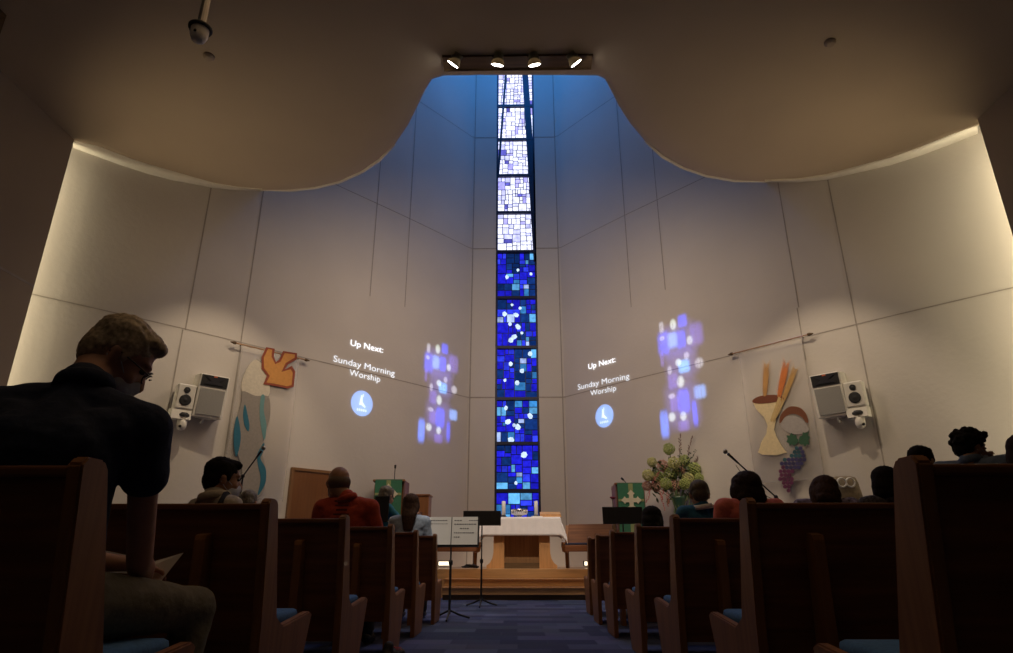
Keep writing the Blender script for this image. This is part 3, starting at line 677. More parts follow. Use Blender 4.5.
for (px, py), r, mi in blooms:
    c = at_y(px, py, 12.3+R.uniform(-0.15, 0.12))-V0
    bm = bmesh.new()
    for k in range(90):
        z = 1-2*(k+0.5)/90; a = k*2.39996; q = math.sqrt(1-z*z); n = Vector((q*math.cos(a), q*math.sin(a), z)); pp = c+n*r*R.uniform(0.84, 1.0)
        e = n.to_track_quat('Z', 'Y').to_euler(); ball(bm, pp, (r*0.19, r*0.19, r*0.07), (e.x+R.uniform(-.4, .4), e.y+R.uniform(-.4, .4), e.z), 1)
    obj('bloom', bm, FM[mi], t, True)
    tube(S, [(R.uniform(-.04, .04), R.uniform(-.04, .04), 1.1), ((c.x)*0.45, c.y*0.5, 1.2+(c.z-1.2)*0.45), c], 0.006, 6)
obj('stems', S, mat('stem_green', (0.05, 0.10, 0.03), 0.7), t)
def leaf(bm, p, d, L, W, mi=0):
    d = Vector(d).normalized(); s = d.cross(Vector((0.3, 1, 0.2))).normalized(); n = d.cross(s)
    pts = [(0, 0), (0.3, 0.8), (0.6, 0.9), (1, 0), (0.6, -0.9), (0.3, -0.8)]
    v = [bm.verts.new(Vector(p)+d*L*a+s*W*b*0.5+n*0.15*W*abs(b)) for a, b in pts]
    bm.faces.new((v[0], v[1], v[2], v[3])).material_index = mi; bm.faces.new((v[0], v[3], v[4], v[5])).material_index = mi
bm = bmesh.new()
for k in range(110):
    px, py = R.uniform(652, 700), R.uniform(462, 500); c = at_y(px, py, 12.3+R.uniform(-0.1, 0.15))-V0
    leaf(bm, c, (R.uniform(-1, 1), R.uniform(-.5, .5), R.uniform(-0.8, 1)), R.uniform(.08, .16), R.uniform(.03, .06))
for k in range(40):
    px, py = R.uniform(672, 693), R.uniform(488, 512); c = at_y(px, py, 12.3+R.uniform(-0.1, 0.05))-V0
    leaf(bm, c, (R.uniform(-.5, .5), -0.2, -1), R.uniform(.12, .2), 0.03)
obj('leaves', bm, mat('leaf_dark', (0.06, 0.09, 0.03), 0.7, 0, 0.3), t)
bm = bmesh.new()
for (x0, y0), (x1, y1) in (((676, 470), (681, 449)), ((681, 468), (690, 452)), ((684, 468), (697, 450)), ((679, 470), (671, 457))):
    a = at_y(x0, y0, 12.3)-V0; b = at_y(x1, y1, 12.28)-V0; tube(bm, [a, b], 0.004, 5)
    for k in range(9): q = a.lerp(b, 0.3+k*0.08); ball(bm, q+Vector((R.uniform(-.03, .03), 0, R.uniform(-.02, .03))), 0.014, sub=1)
obj('dark_berries', bm, mat('berry_dark', (0.03, 0.04, 0.02), 0.5), t)
bm = bmesh.new()
for (x0, y0), (x1, y1) in (((680, 466), (680, 434)), ((686, 466), (692, 436)), ((692, 468), (704, 450)), ((694, 472), (709, 462)), ((696, 476), (710, 474)), ((690, 470), (702, 455))):
    a = at_y(x0, y0, 12.35)-V0; b = at_y(x1, y1, 12.35)-V0; tube(bm, [a, b], [0.005, 0.002], 5)
    for k in range(14): q = a.lerp(b, 0.35+k*0.045); leaf(bm, q, (R.uniform(-1, 1), 0, 1.2), 0.06, 0.022)
obj('dry_grass_sprays', bm, mat('dry_mauve', (0.24, 0.17, 0.15), 0.8), t)
bm = bmesh.new()
for (x0, y0), (x1, y1) in (((652, 488), (646, 502)), ((660, 489), (665, 510)), ((664, 488), (661, 500)), ((668, 490), (668, 506)), ((661, 470), (652, 483))):
    a = at_y(x0, y0, 12.2)-V0; b = at_y(x1, y1, 12.15)-V0; tube(bm, [a, a.lerp(b, .5)+Vector((-0.03, 0, 0.02)), b], 0.004, 5)
    for k in range(9): ball(bm, a.lerp(b, 0.2+k*0.1)+Vector((R.uniform(-.02, .02), 0, 0)), 0.014, sub=1)
obj('trailing_pink_sprays', bm, mat('trail_pink', (0.45, 0.13, 0.12), 0.7), t)

# ------------------------------------------------------------------ banners
def hsv(c, k): return tuple(min(1, v*k) for v in c)
class Banner:
    def __init__(self, side, l_px, r_px, z_top, bot_py, label, crop, k, fab):
        _, sl, _ = on_wall(*l_px); _, sr, _ = on_wall(*r_px)
        self.a = wall_pt(side, sl, 0, 0.10); self.b = wall_pt(side, sr, 0, 0.10); self.zt = z_top
        d = (self.b-self.a).normalized(); self.d = d; n = Vector((d.y, -d.x, 0)); self.n = n if n.y < 0 else -n
        self.crop, self.k = crop, k; self.root = empty('banner', (self.a+self.b)/2+Vector((0, 0, z_top)), 0, label, 'banner'); self.o = self.root.location.copy()
        zb = at_plane((l_px[0]+r_px[0])/2-8*side*-1, bot_py, self.a, self.n).z
        bm = bmesh.new(); N = 40; prev = None
        for i in range(N+1):
            p = self.a.lerp(self.b, i/N) + self.n*0.004*math.sin(i*0.9)
            q = [bm.verts.new(p+Vector((0, 0, z))-self.o) for z in (zb, z_top)]
            if prev: bm.faces.new((prev[0], q[0], q[1], prev[1]))
            prev = q
        f = obj('fabric', bm, fab, self.root, True); f.modifiers.new('t', 'SOLIDIFY').thickness = 0.003
        bm = bmesh.new(); a = self.a-d*0.12+Vector((0, 0, z_top)); b = self.b+d*0.12+Vector((0, 0, z_top)); tube(bm, [a-self.o, b-self.o], 0.012, 8); obj('rod', bm, M_OAKD, self.root)
        for p, q in ((a, -d), (b, d)):
            bm = bmesh.new(); tube(bm, [p-self.o, p+q*0.03-self.o, p+q*0.10-self.o], [0.026, 0.030, 0.006], 10); obj('finial', bm, M_KICK, self.root)
        for p in (self.a, self.b):
            bm = bmesh.new(); tube(bm, [p+Vector((0, 0, z_top))-self.o, p+Vector((0, 0, z_top))-self.n*0.10-self.o], 0.008, 8); obj('wall_bracket', bm, M_KICK, self.root)
    def P(self, x, y, off): 
        return at_plane(self.crop[0]+x/self.k, self.crop[1]+y/self.k, self.a+self.n*off, self.n)-self.o
    def shape(self, name, pts, col, off, rough=0.8, sm=True, parent=None):
        if sm:
            P = [Vector((*p, 0)) for p in pts]; out = []; n = len(P)
            for i in range(n):
                p0, p1, p2, p3 = P[i-1], P[i], P[(i+1) % n], P[(i+2) % n]
                for j in range(5):
                    t = j/5; q = 0.5*((2*p1)+(p2-p0)*t+(2*p0-5*p1+4*p2-p3)*t*t+(3*p1-p0-3*p2+p3)*t**3); out.append((q.x, q.y))
            pts = out
        bm = bmesh.new(); slab(bm, [self.P(x, y, off) for x, y in pts], self.n, 0.002)
        bmesh.ops.triangulate(bm, faces=bm.faces[:])
        return obj(name, bm, mat('banner_'+name+'_%d' % int(sum(col)*1000), col, rough, 0, 0.08, 25), parent or self.root)
def sheer(nm, col):
    m = mat(nm, col, 0.9, 0, 0.02, 5); b = m.node_tree.nodes['Principled BSDF']; b.inputs['Alpha'].default_value = 0.30; return m
_, _, zrod = on_wall(239, 344.5)
B = Banner(-1, (240, 344), (297, 357), zrod-0.02, 500, 'sheer white hanging banner with an orange dove and blue waves', (160, 330), 580/160, sheer('sheer_banner', (0.72, 0.66, 0.58)))
B.shape('cream_disc', [(300, 225), (297, 190), (315, 140), (345, 108), (375, 130), (392, 170), (398, 215), (390, 240), (345, 248)], (0.58, 0.52, 0.41), 0.012)
B.shape('grey_wave_ribbon', [(300, 222), (345, 238), (390, 240), (400, 275), (396, 330), (378, 380), (368, 430), (378, 480), (384, 540), (362, 600), (300, 612), (285, 570), (298, 520), (285, 460), (270, 400), (280, 320), (295, 262)], (0.27, 0.24, 0.205), 0.016)
for pts in ([(280, 312), (292, 370), (290, 415), (277, 458), (268, 420), (268, 360)], [(308, 270), (318, 310), (324, 345), (320, 368), (306, 345), (301, 305)],
            [(378, 408), (374, 440), (364, 465), (382, 500), (385, 530), (378, 565), (354, 600), (362, 560), (364, 530), (355, 490), (352, 455), (362, 430)]):
    B.shape('blue_wave', pts, (0.02, 0.13, 0.19), 0.021)
B.shape('pale_teal_ribbon', [(366, 240), (380, 240), (376, 290), (386, 345), (378, 400), (366, 350), (361, 300)], (0.13, 0.27, 0.27), 0.021)
DV = [(385, 62), (368, 98), (368, 140), (388, 165), (374, 197), (418, 203), (460, 212), (484, 206), (490, 150), (478, 130), (452, 143), (463, 124), (496, 106), (497, 84), (446, 76), (432, 108), (420, 116), (412, 95), (416, 68)]
dv = B.shape('dove', DV, (0.26, 0.055, 0.025), 0.024, sm=False)
cx, cy = 425, 145
B.shape('dove_fill', [(392, 68), (376, 100), (377, 138), (398, 166), (386, 190), (418, 195), (460, 204), (477, 200), (481, 155), (474, 142), (440, 152), (455, 120), (488, 100), (489, 89), (452, 84), (437, 115), (418, 124), (404, 97), (406, 72)], (0.55, 0.25, 0.06), 0.028, sm=False, parent=dv)
_, _, zr2 = on_wall(742, 352)
B = Banner(1, (741, 352), (803, 334), zr2-0.02, 482, 'white hanging banner with a chalice, wheat, bread and purple grapes', (735, 340), 544/150, sheer('sheer_banner', (0.72, 0.66, 0.58)))
B.shape('cup_stem_and_foot', [(64, 224), (178, 214), (168, 255), (150, 285), (142, 325), (150, 350), (170, 385), (188, 408), (150, 418), (100, 416), (84, 408), (96, 370), (114, 340), (118, 310), (105, 280), (78, 252)], (0.70, 0.57, 0.33), 0.014, sm=False)
B.shape('cup_mouth', [(62, 223), (80, 207), (118, 199), (160, 201), (180, 212), (150, 224), (110, 230), (80, 230)], (0.17, 0.05, 0.02), 0.019)
def wheat(x0, y0, x1, y1, wd, col, n):
    bm = bmesh.new(); L = math.hypot(x1-x0, y1-y0); dx, dy = (x1-x0)/L, (y1-y0)/L; nx, ny = -dy, dx
    slab(bm, [B.P(x0, y0, .016)] + [B.P(x0+dx*L*t+nx*wd*k, y0+dy*L*t+ny*wd*k, .016) for t, k in ((.3, .55), (.7, .6), (1, .3), (1, -.3), (.7, -.6), (.3, -.55))], B.n, 0.002)
    for k in range(n):
        t = k/(n-1); r = wd*(0.45+0.55*math.sin(PI*min(1, 0.25+t*0.75)))
        for sgn in (-1, 1):
            cx, cy = x0+dx*L*t+nx*sgn*r*0.5, y0+dy*L*t+ny*sgn*r*0.5
            ux, uy = -dx*0.8+nx*sgn*0.5, -dy*0.8+ny*sgn*0.5; q = L/n*0.85; vx, vy = -uy, ux; h = q*0.45
            slab(bm, [B.P(cx-ux*q, cy-uy*q, .018), B.P(cx+vx*h, cy+vy*h, .018), B.P(cx+ux*q*1.2, cy+uy*q*1.2, .018), B.P(cx-vx*h, cy-vy*h, .018)], B.n, 0.004)
        if True:
            for sgn in (-1, 1):
                slab(bm, [B.P(x0+dx*L*t-1, y0+dy*L*t, .017), B.P(x0+dx*L*t+1, y0+dy*L*t, .017), B.P(x0+dx*L*t-dx*26+nx*sgn*19, y0+dy*L*t-dy*26+ny*sgn*19, .017)], B.n, 0.002)
    obj('wheat_ear', bm, mat('banner_wheat_%d' % int(col[1]*100), col, 0.8, 0, 0.15, 30), B.root)
wheat(114, 92, 108, 200, 14, (0.50, 0.27, 0.09), 14); wheat(185, 88, 160, 205, 16, (0.62, 0.19, 0.045), 15); wheat(217, 108, 172, 225, 13, (0.52, 0.31, 0.10), 15)
B.shape('straw', [(158, 205), (168, 212), (140, 290), (132, 296), (128, 290)], (0.56, 0.40, 0.17), 0.022, sm=False); B.shape('straw', [(172, 215), (180, 222), (152, 280), (140, 300), (138, 290)], (0.52, 0.36, 0.15), 0.023, sm=False)
B.shape('bread_loaf', [(161, 300), (164, 276), (178, 256), (202, 241), (236, 246), (258, 268), (266, 297), (258, 299), (240, 278), (212, 268), (184, 277), (168, 298)], (0.17, 0.055, 0.02), 0.016)
B.shape('pale_cloud', [(165, 310), (172, 285), (200, 274), (235, 282), (258, 305), (266, 330), (228, 342), (190, 334)], (0.38, 0.345, 0.315), 0.012)
for q, pts in enumerate(([(228, 372), (214, 384), (206, 378), (198, 386), (196, 374), (186, 370), (192, 358), (186, 346), (198, 347), (206, 336), (212, 347), (222, 342), (224, 356), (230, 360)],
            [(230, 372), (240, 380), (248, 378), (254, 388), (260, 378), (271, 380), (266, 364), (273, 352), (264, 346), (268, 332), (256, 338), (246, 334), (244, 346), (234, 350), (232, 360)])):
    B.shape('grape_leaf', pts, (0.035, 0.10, 0.05), 0.020, sm=False)
rows_g = [(392, 224, 250), (406, 212, 256), (420, 206, 260), (434, 176, 256), (448, 170, 252), (462, 170, 232), (476, 166, 214), (490, 164, 208), (504, 164, 210), (518, 172, 206), (532, 182, 202), (546, 190, 198)]
gi = 0
for ri, (y, xa, xb) in enumerate(rows_g):
    x = xa+(ri % 2)*5
    while x <= xb+1:
        t_ = (y-390)/150 ; u = (x-164)/96
        base = (0.02, 0.085, 0.11) if t_+0.15*u < 0.34 and u < 0.75 else ((0.035, 0.03, 0.10) if t_-0.25*u < 0.42 else (0.12, 0.02, 0.07))
        kk = R.uniform(0.75, 1.25); bm = bmesh.new()
        ring = [B.P(x+7.2*math.cos(2*PI*k/10), y+7.2*math.sin(2*PI*k/10), .018) for k in range(10)]; slab(bm, ring, B.n, 0.008)
        obj('grape', bm, mat('grape_%d_%d' % (int(base[0]*1000), int(kk*4)), tuple(c*kk for c in base), 0.5), B.root); x += 14.2

# ------------------------------------------------------------------ wall speakers, camera domes
def speaker_pair(side, big_px, small_px, cam_px, word):
    def frame(px, off, tilt):
        _, s, z = on_wall(*px); p0 = wall_pt(side, s, z, 0); p1 = wall_pt(side, s, z, 1); rr_ = ray(*px); p = p0-rr_*(off/abs(rr_.dot(p1-p0))); a = wall_pt(side, s+0.1, z, off); x = (a-wall_pt(side, s-0.1, z, off)).normalized()*side
        x = Vector((x.x, x.y, 0)).normalized(); n = Vector((-x.y, x.x, 0)); n = n if n.y > 0 else -n      # into the wall
        if x.x < 0: x = -x
        z_ = Vector((0, 0, 1)); return p, Matrix((( x.x, n.x, 0), (x.y, n.y, 0), (0, 0, 1))).to_4x4() @ Matrix.Rotation(tilt, 4, 'X') @ Matrix.Rotation(side*0.14, 4, 'Z')
    p, Rm = frame(big_px, 0.36, 0.14)
    t = empty('loudspeaker', p, 0, 'large off-white loudspeaker with grey grille on the %s wall' % word, 'loudspeaker'); t.rotation_euler = Rm.to_euler()
    W, Hh, D = 0.46, 0.70, 0.38
    bm = bmesh.new(); box(bm, (0, D/2, 0), (W, D, Hh), bev=0.012); obj('cabinet', bm, M_WHITE, t)
    bm = bmesh.new(); box(bm, (0, -0.006, -0.095), (W-0.07, 0.014, Hh-0.27), bev=0.004); obj('grille', bm, M_GREY, t)
    bm = bmesh.new(); box(bm, (0, -0.004, 0.245), (W-0.045, 0.012, 0.185), bev=0.003); hn = obj('horn_panel', bm, M_BPL, t)
    bm = bmesh.new(); prism(bm, [(-0.15, 0.19), (0.15, 0.19), (0.06, 0.25), (0.15, 0.31), (-0.15, 0.31), (-0.06, 0.25)], -0.02, -0.008, 'y'); obj('horn_mouth', bm, mat('horn_dark', (0.035, 0.035, 0.045), 0.35), hn)
    bm = bmesh.new(); box(bm, (0.0, -0.013, 0.318), (0.055, 0.006, 0.030), bev=0.002); obj('maker_badge', bm, mat('badge_orange', (0.62, 0.13, 0.05), 0.5), t)
    bm = bmesh.new(); tube(bm, [(0, D*0.55, -Hh/2), (0, D*0.6, -Hh/2-0.07), (0, D+0.02, -Hh/2-0.07)], 0.02, 8); box(bm, (0, D*0.55, -Hh/2-0.008), (0.22, 0.14, 0.012)); obj('mounting_bracket', bm, M_WHITE, t)
    p, Rm = frame(small_px, 0.30, 0.08)
    t = empty('monitor_speaker', p, 0, 'small white two-cone speaker beside the large one on the %s wall' % word, 'loudspeaker'); t.rotation_euler = Rm.to_euler()
    bm = bmesh.new(); box(bm, (0, 0.12, 0), (0.27, 0.24, 0.40), bev=0.02); obj('cabinet', bm, M_WHITE, t)
    for z, r, nm in ((0.105, 0.048, 'tweeter'), (-0.055, 0.088, 'woofer')):
        T = Matrix.Translation((0.0, -0.001, z)) @ Matrix.Rotation(PI/2, 4, 'X')
        bm = bmesh.new(); lathe(bm, [(r, 0.0), (r, 0.008), (r*0.86, 0.012), (r*0.5, 0.004), (r*0.3, 0.010), (0.002, 0.013)], n=28, mtx=T); obj(nm, bm, M_BPL, t, True)
    bm = bmesh.new(); prism(bm, [(0.02, -0.20), (0.30, -0.20), (0.34, -0.36), (-0.02, -0.36)], -0.16, 0.13, 'x'); obj('mounting_shelf', bm, M_WHITE, t)
    _, s, z = on_wall(*cam_px); p0 = wall_pt(side, s, z, 0); rr_ = ray(*cam_px); p = p0-rr_*(0.22/abs(rr_.dot(wall_pt(side, s, z, 1)-p0)))
    t = empty('dome_camera', p, 0, 'white dome camera under the small speaker on the %s wall' % word, 'camera')
    bm = bmesh.new(); lathe(bm, [(0.10, 0.10), (0.10, 0.13), (0.07, 0.16), (0.03, 0.17)], n=24); obj('collar', bm, M_BPL, t)
    bm = bmesh.new(); lathe(bm, [(0.02, -0.12), (0.055, -0.10), (0.072, -0.05), (0.075, 0.10)], n=24); obj('housing', bm, M_WHITE, t, True)
    bm = bmesh.new(); ball(bm, (0.01, -0.062, -0.06), 0.024, sub=3); obj('lens', bm, M_BPL, t, True)
    bm = bmesh.new(); q = wall_pt(side, s, z+0.12, 0.01)-p; tube(bm, [(0, 0, 0.165), (q.x, q.y, 0.18)], 0.035, 10); obj('arm', bm, M_WHITE, t)
speaker_pair(-1, (211.5, 396.5), (186, 396.5), (182, 423), 'left')
speaker_pair(1, (828.5, 395), (854, 394), (860, 421), 'right')

# ------------------------------------------------------------------ projected picture (light thrown on the plaster)
GLOW = glow_attr('projector_light', 1.0, True)
def glow_obj(name, verts, faces, cols, parent):
    me = bpy.data.meshes.new(name); me.from_pydata(verts, [], faces); at = me.attributes.new('hue', 'FLOAT_COLOR', 'CORNER')
    for p in me.polygons:
        for l in p.loop_indices: at.data[l].color = (*cols[me.loops[l].vertex_index], 1)
    me.materials.append(GLOW); o = link(name, me); return rebase(o, parent)
def text_mesh(s):
    c = bpy.data.curves.new('t', 'FONT'); c.body = s; c.resolution_u = 3; o = bpy.data.objects.new('t', c); C.objects.link(o)
    dg = bpy.context.evaluated_depsgraph_get(); dg.update(); me = bpy.data.meshes.new_from_object(o.evaluated_get(dg)); bpy.data.objects.remove(o)
    v = [tuple(x.co[:2]) for x in me.vertices]; f = [tuple(p.vertices) for p in me.polygons]; return v, f
def projected_text(name, s, side, pl, pr, cap_px, col, par, bold=0.0):
    v, f = text_mesh(s); x0 = min(a for a, _ in v); x1 = max(a for a, _ in v)
    _, s0, z0 = on_wall(*pl); _, s1, z1 = on_wall(*pr); _, s2, z2 = on_wall((pl[0]+pr[0])/2, (pl[1]+pr[1])/2-cap_px)
    cap = z2-(z0+z1)/2; vs, fs, cs = [], [], []
    for dx in ([0.0] if not bold else [-bold, bold]):
        k = len(vs)
        for a, b in v:
            t = (a-x0)/(x1-x0); vs.append(wall_pt(side, s0+(s1-s0)*t+dx, z0+(z1-z0)*t + b/0.70*cap, 0.02+abs(dx)*0.2)); cs.append(col)
        fs += [tuple(k+i for i in q) for q in f]
    glow_obj(name, vs, fs, cs, par)
def patch(side, ctr, rx, ry, col, kind, par, name='light_patch', K=1.0):
    """soft-edged bright patch: full inside, fading to nothing at its rim; centre and half sizes in wall metres"""
    _, s, z = ctr; n = 20 if kind == 'o' else 16; V, Fc, Cc = [], [], []
    def rp(k, q):
        a = 2*PI*(k+0.5)/n
        if kind == 'o': return rx*q*math.cos(a), ry*q*math.sin(a)
        c_, s_ = math.cos(a), math.sin(a); m = max(abs(c_), abs(s_)); return rx*q*c_/m, ry*q*s_/m
    qs = [(0.55, 1.0), (0.85, 0.8), (1.08, 0.3), (1.28, 0.0)]
    V.append(wall_pt(side, s, z, 0.02)); Cc.append(col)
    for q, e in qs:
        for k in range(n): a, b = rp(k, q); V.append(wall_pt(side, s+a, z+b, 0.02)); Cc.append(tuple(c*e for c in col))
    for k in range(n): Fc.append((0, 1+k, 1+(k+1) % n))
    for r in range(3):
        for k in range(n): a = 1+r*n; Fc.append((a+k, a+n+k, a+n+(k+1) % n, a+(k+1) % n))
    glow_obj(name, V, Fc, Cc, par)
MOS = [(0.10, 0.07, .05, .045, 1, 'w'), (0.36, 0.055, .07, .045, 0, 'W'), (0.56, 0.03, .10, .05, 1, 'b'), (0.13, 0.22, .13, .09, 1, 'b'), (0.10, 0.17, .06, .02, 0, 'w'), (0.33, 0.20, .11, .065, 1, 'c'), (0.52, 0.20, .10, .07, 1, 'b'),
       (0.84, 0.17, .14, .085, 1, 'v'), (0.70, 0.22, .065, .035, 0, 'W'), (0.08, 0.36, .04, .06, 1, 'v'), (0.44, 0.41, .07, .03, 0, 'W'), (0.62, 0.36, .06, .03, 0, 'w'), (0.56, 0.45, .12, .05, 1, 'C'), (0.88, 0.44, .09, .04, 0, 'w'),
       (0.24, 0.47, .05, .035, 0, 'w'), (0.30, 0.57, .11, .06, 1, 'v'), (0.47, 0.585, .08, .045, 0, 'W'), (0.26, 0.70, .08, .02, 0, 'w'), (0.52, 0.76, .13, .09, 1, 'b'), (0.32, 0.77, .10, .06, 1, 'v'), (0.88, 0.70, .12, .05, 1, 'c'),
       (0.24, 0.88, .08, .035, 0, 'W'), (0.50, 0.89, .07, .035, 0, 'W'), (0.06, 0.93, .09, .10, 1, 'B'), (0.76, 0.88, .05, .09, 1, 'b'), (0.50, 0.97, .12, .04, 1, 'v')]
BASE_LIGHT = [(0.45, 0.20, .40, .13, 1, 'z'), (0.50, 0.42, .34, .12, 1, 'z'), (0.48, 0.78, .36, .18, 1, 'z')]
COL = {'z': (.035, .03, .16), 'w': (.25, .25, .30), 'W': (.34, .40, .36), 'b': (.01, .04, .60), 'B': (.06, .16, .75), 'c': (.12, .25, .62), 'C': (.10, .35, .75), 'v': (.06, .04, .25)}
def projection(side, label, lines, circ, quad):
    _, s, z = on_wall(*circ[0]); t = empty('projected_slide', wall_pt(side, s, z, 0.02), 0, label, 'projection')
    for nm, txt, a, b, cap, col, bd in lines: projected_text(nm, txt, side, a, b, cap, col, t, bd)
    c = on_wall(*circ[0]); e = on_wall(circ[0][0]+circ[1], circ[0][1]); f = on_wall(circ[0][0], circ[0][1]-circ[2])
    rx, ry = abs(e[1]-c[1]), abs(f[2]-c[2]); n = 32
    V = [wall_pt(side, c[1], c[2], 0.02)]+[wall_pt(side, c[1]+rx*math.cos(2*PI*k/n), c[2]+ry*math.sin(2*PI*k/n), 0.02) for k in range(n)]
    glow_obj('logo_disc', V, [(0, 1+k, 1+(k+1) % n) for k in range(n)], [(0.12, 0.28, 0.66)]*(n+1), t)
    sg = -1 if side < 0 else 1
    def W(u, v): return wall_pt(side, c[1]+sg*u*rx, c[2]+v*ry, 0.03)
    polys = [[(-0.16, 0.62), (-0.02, 0.58), (0.02, 0.1), (0.32, -0.22), (0.28, -0.34), (-0.10, -0.12), (-0.26, -0.16)], [(-0.02, 0.72), (0.08, 0.72), (0.06, 0.5), (-0.02, 0.5)]]
    for k in range(5): polys.append([(-0.45+k*0.19, -0.45), (-0.33+k*0.19, -0.45), (-0.33+k*0.19, -0.62), (-0.45+k*0.19, -0.62)])
    V, Fc = [], []
    for pl_ in polys: k = len(V); V += [W(*p) for p in pl_]; Fc.append(tuple(range(k, k+len(pl_))))
    glow_obj('logo_mark', V, Fc, [(0.45, 0.45, 0.35)]*len(V), t)
    Q = [on_wall(*q) for q in quad]     # tl, tr, br, bl
    for u, v, hw, hh, kd, cc in BASE_LIGHT + MOS:
        s_ = (Q[0][1]*(1-u)+Q[1][1]*u)*(1-v)+(Q[3][1]*(1-u)+Q[2][1]*u)*v; z_ = (Q[0][2]*(1-u)+Q[1][2]*u)*(1-v)+(Q[3][2]*(1-u)+Q[2][2]*u)*v
        wu = abs(Q[0][1]-Q[1][1]); hv = abs(Q[0][2]-Q[3][2]); patch(side, (0, s_, z_), hw*wu*0.92, hh*hv*1.08, COL[cc], 'r' if kd else 'o', t)
WH = (0.62, 0.66, 0.72); W2 = (0.38, 0.42, 0.48)
projection(-1, 'projected words and blue mosaic light on the wall left of the window',
    [('projected_title', 'Up Next:', (350, 345.5), (382.5, 353), 6.0, WH, 0.004), ('projected_line', 'Sunday Morning', (332.8, 361.5), (394, 376.3), 6.2, WH if False else (0.36, 0.40, 0.45), 0.0015), ('projected_line', 'Worship', (348.7, 375.2), (379.5, 382.3), 6.2, (0.36, 0.40, 0.45), 0.0015)],
    ((361.5, 403.5), 10.8, 12.8), ((425, 341), (459, 350), (456, 446), (418, 437)))
projection(1, 'projected words and blue mosaic light on the wall right of the window',
    [('projected_title', 'Up Next:', (589, 369.5), (616, 362), 5.6, WH, 0.0035), ('projected_line', 'Sunday Morning', (578.4, 390), (630, 378.6), 5.8, (0.31, 0.35, 0.40), 0.0015), ('projected_line', 'Worship', (591, 396), (616.7, 390.6), 5.6, (0.31, 0.35, 0.40), 0.0015)],
    ((604.8, 416), 9.2, 11.5), ((657, 321), (704, 315), (707, 425), (663, 433)))

# ------------------------------------------------------------------ ceiling fittings
p = at_z(517, 61.5, CZ)
bm = bmesh.new(); xl, xr = at_z(443, 61, CZ).x, at_z(592, 61, CZ).x; y0, y1 = at_z(517, 55, CZ).y, at_z(517, 68.5, CZ).y
t = empty('track_light_tray', ((xl+xr)/2, (y0+y1)/2, CZ), 0, 'long dark light tray on the ceiling edge above the window', 'light fitting'); W = xr-xl; D = y1-y0
bm = bmesh.new(); box(bm, (0, 0, -0.008), (W, D, 0.016)); obj('tray', bm, M_KICK, t)
for sgn in (-1, 1):
    bm = bmesh.new(); box(bm, (0, sgn*D/2, -0.015), (W, 0.015, 0.03)); obj('edge_strip', bm, M_KICK, t)
def head_light(px, py, tx, label):
    q = at_z(px, py, CZ-0.10); t = empty('spotlight', q, 0, label, 'spotlight', 'spotlights above the window')
    d = Vector((tx, 0.42, -0.75)).normalized(); T = d.to_track_quat('-Z', 'Y').to_matrix().to_4x4()
    bm = bmesh.new(); lathe(bm, [(0.035, 0.10), (0.05, 0.09), (0.055, 0.05), (0.085, -0.02), (0.09, -0.05), (0.078, -0.05), (0.07, -0.03)], n=20, mtx=T)
    for k in range(5): lathe(bm, [(0.05, 0.045+k*0.012), (0.062, 0.047+k*0.012), (0.062, 0.051+k*0.012), (0.05, 0.053+k*0.012)], n=16, mtx=T)
    obj('lamp_housing', bm, mat('lamp_housing', (0.20, 0.19, 0.13), 0.5), t, False)
    bm = bmesh.new(); lathe(bm, [(0.001, -0.046), (0.076, -0.046), (0.076, -0.052), (0.001, -0.055)], n=20, mtx=T); obj('bulb_face', bm, emis('bulb_face', (1.0, 0.93, 0.82), 14), t)
    bm = bmesh.new(); tube(bm, [T @ Vector((0.07, 0, 0.02)), (0.05, 0.0, 0.09)], 0.008, 6); tube(bm, [T @ Vector((-0.07, 0, 0.02)), (-0.05, 0, 0.09)], 0.008, 6); obj('yoke', bm, M_STEEL, t)
head_light(455, 61, -0.60, 'ceiling spotlight furthest left above the window'); head_light(498, 61, -0.15, 'ceiling spotlight just left of the window top')
head_light(534, 61, 0.15, 'ceiling spotlight just right of the window top'); head_light(574, 60, 0.60, 'ceiling spotlight furthest right above the window')
q = at_y(199.5, 33, 3.9)
t = empty('hanging_camera', q, 0, 'white dome camera hanging on a pole from the dark ceiling', 'camera')
bm = bmesh.new(); tube(bm, [(0, 0, 0.10), (0, 0, CZ-q.z)], 0.032, 12); obj('pole', bm, M_STEEL, t)
bm = bmesh.new(); lathe(bm, [(0.085, 0.03), (0.09, 0.04), (0.09, 0.05), (0.05, 0.08), (0.025, 0.11)], n=24); obj('collar', bm, M_BPL, t, True)
bm = bmesh.new(); lathe(bm, [(0.02, -0.085), (0.05, -0.07), (0.066, -0.03), (0.068, 0.03), (0.08, 0.035)], n=24); obj('dome', bm, M_WHITE, t, True)
bm = bmesh.new(); ball(bm, (0.0, -0.055, -0.03), 0.016, sub=2); obj('lens', bm, M_BPL, t, True)
for px, py, nm in ((209, 56, 'left'), (830, 42, 'right')):
    q = at_z(px, py, CZ); bm = bmesh.new(); lathe(bm, [(0.07, 0.0), (0.07, -0.02), (0.045, -0.045), (0.02, -0.05)], n=20); o = obj('smoke_detector', bm, mat('detector_brown', (0.35, 0.28, 0.22), 0.6)); o.location = q
    tag(o, 'small round smoke detector on the %s ceiling' % nm, 'smoke detector', 'smoke detectors')

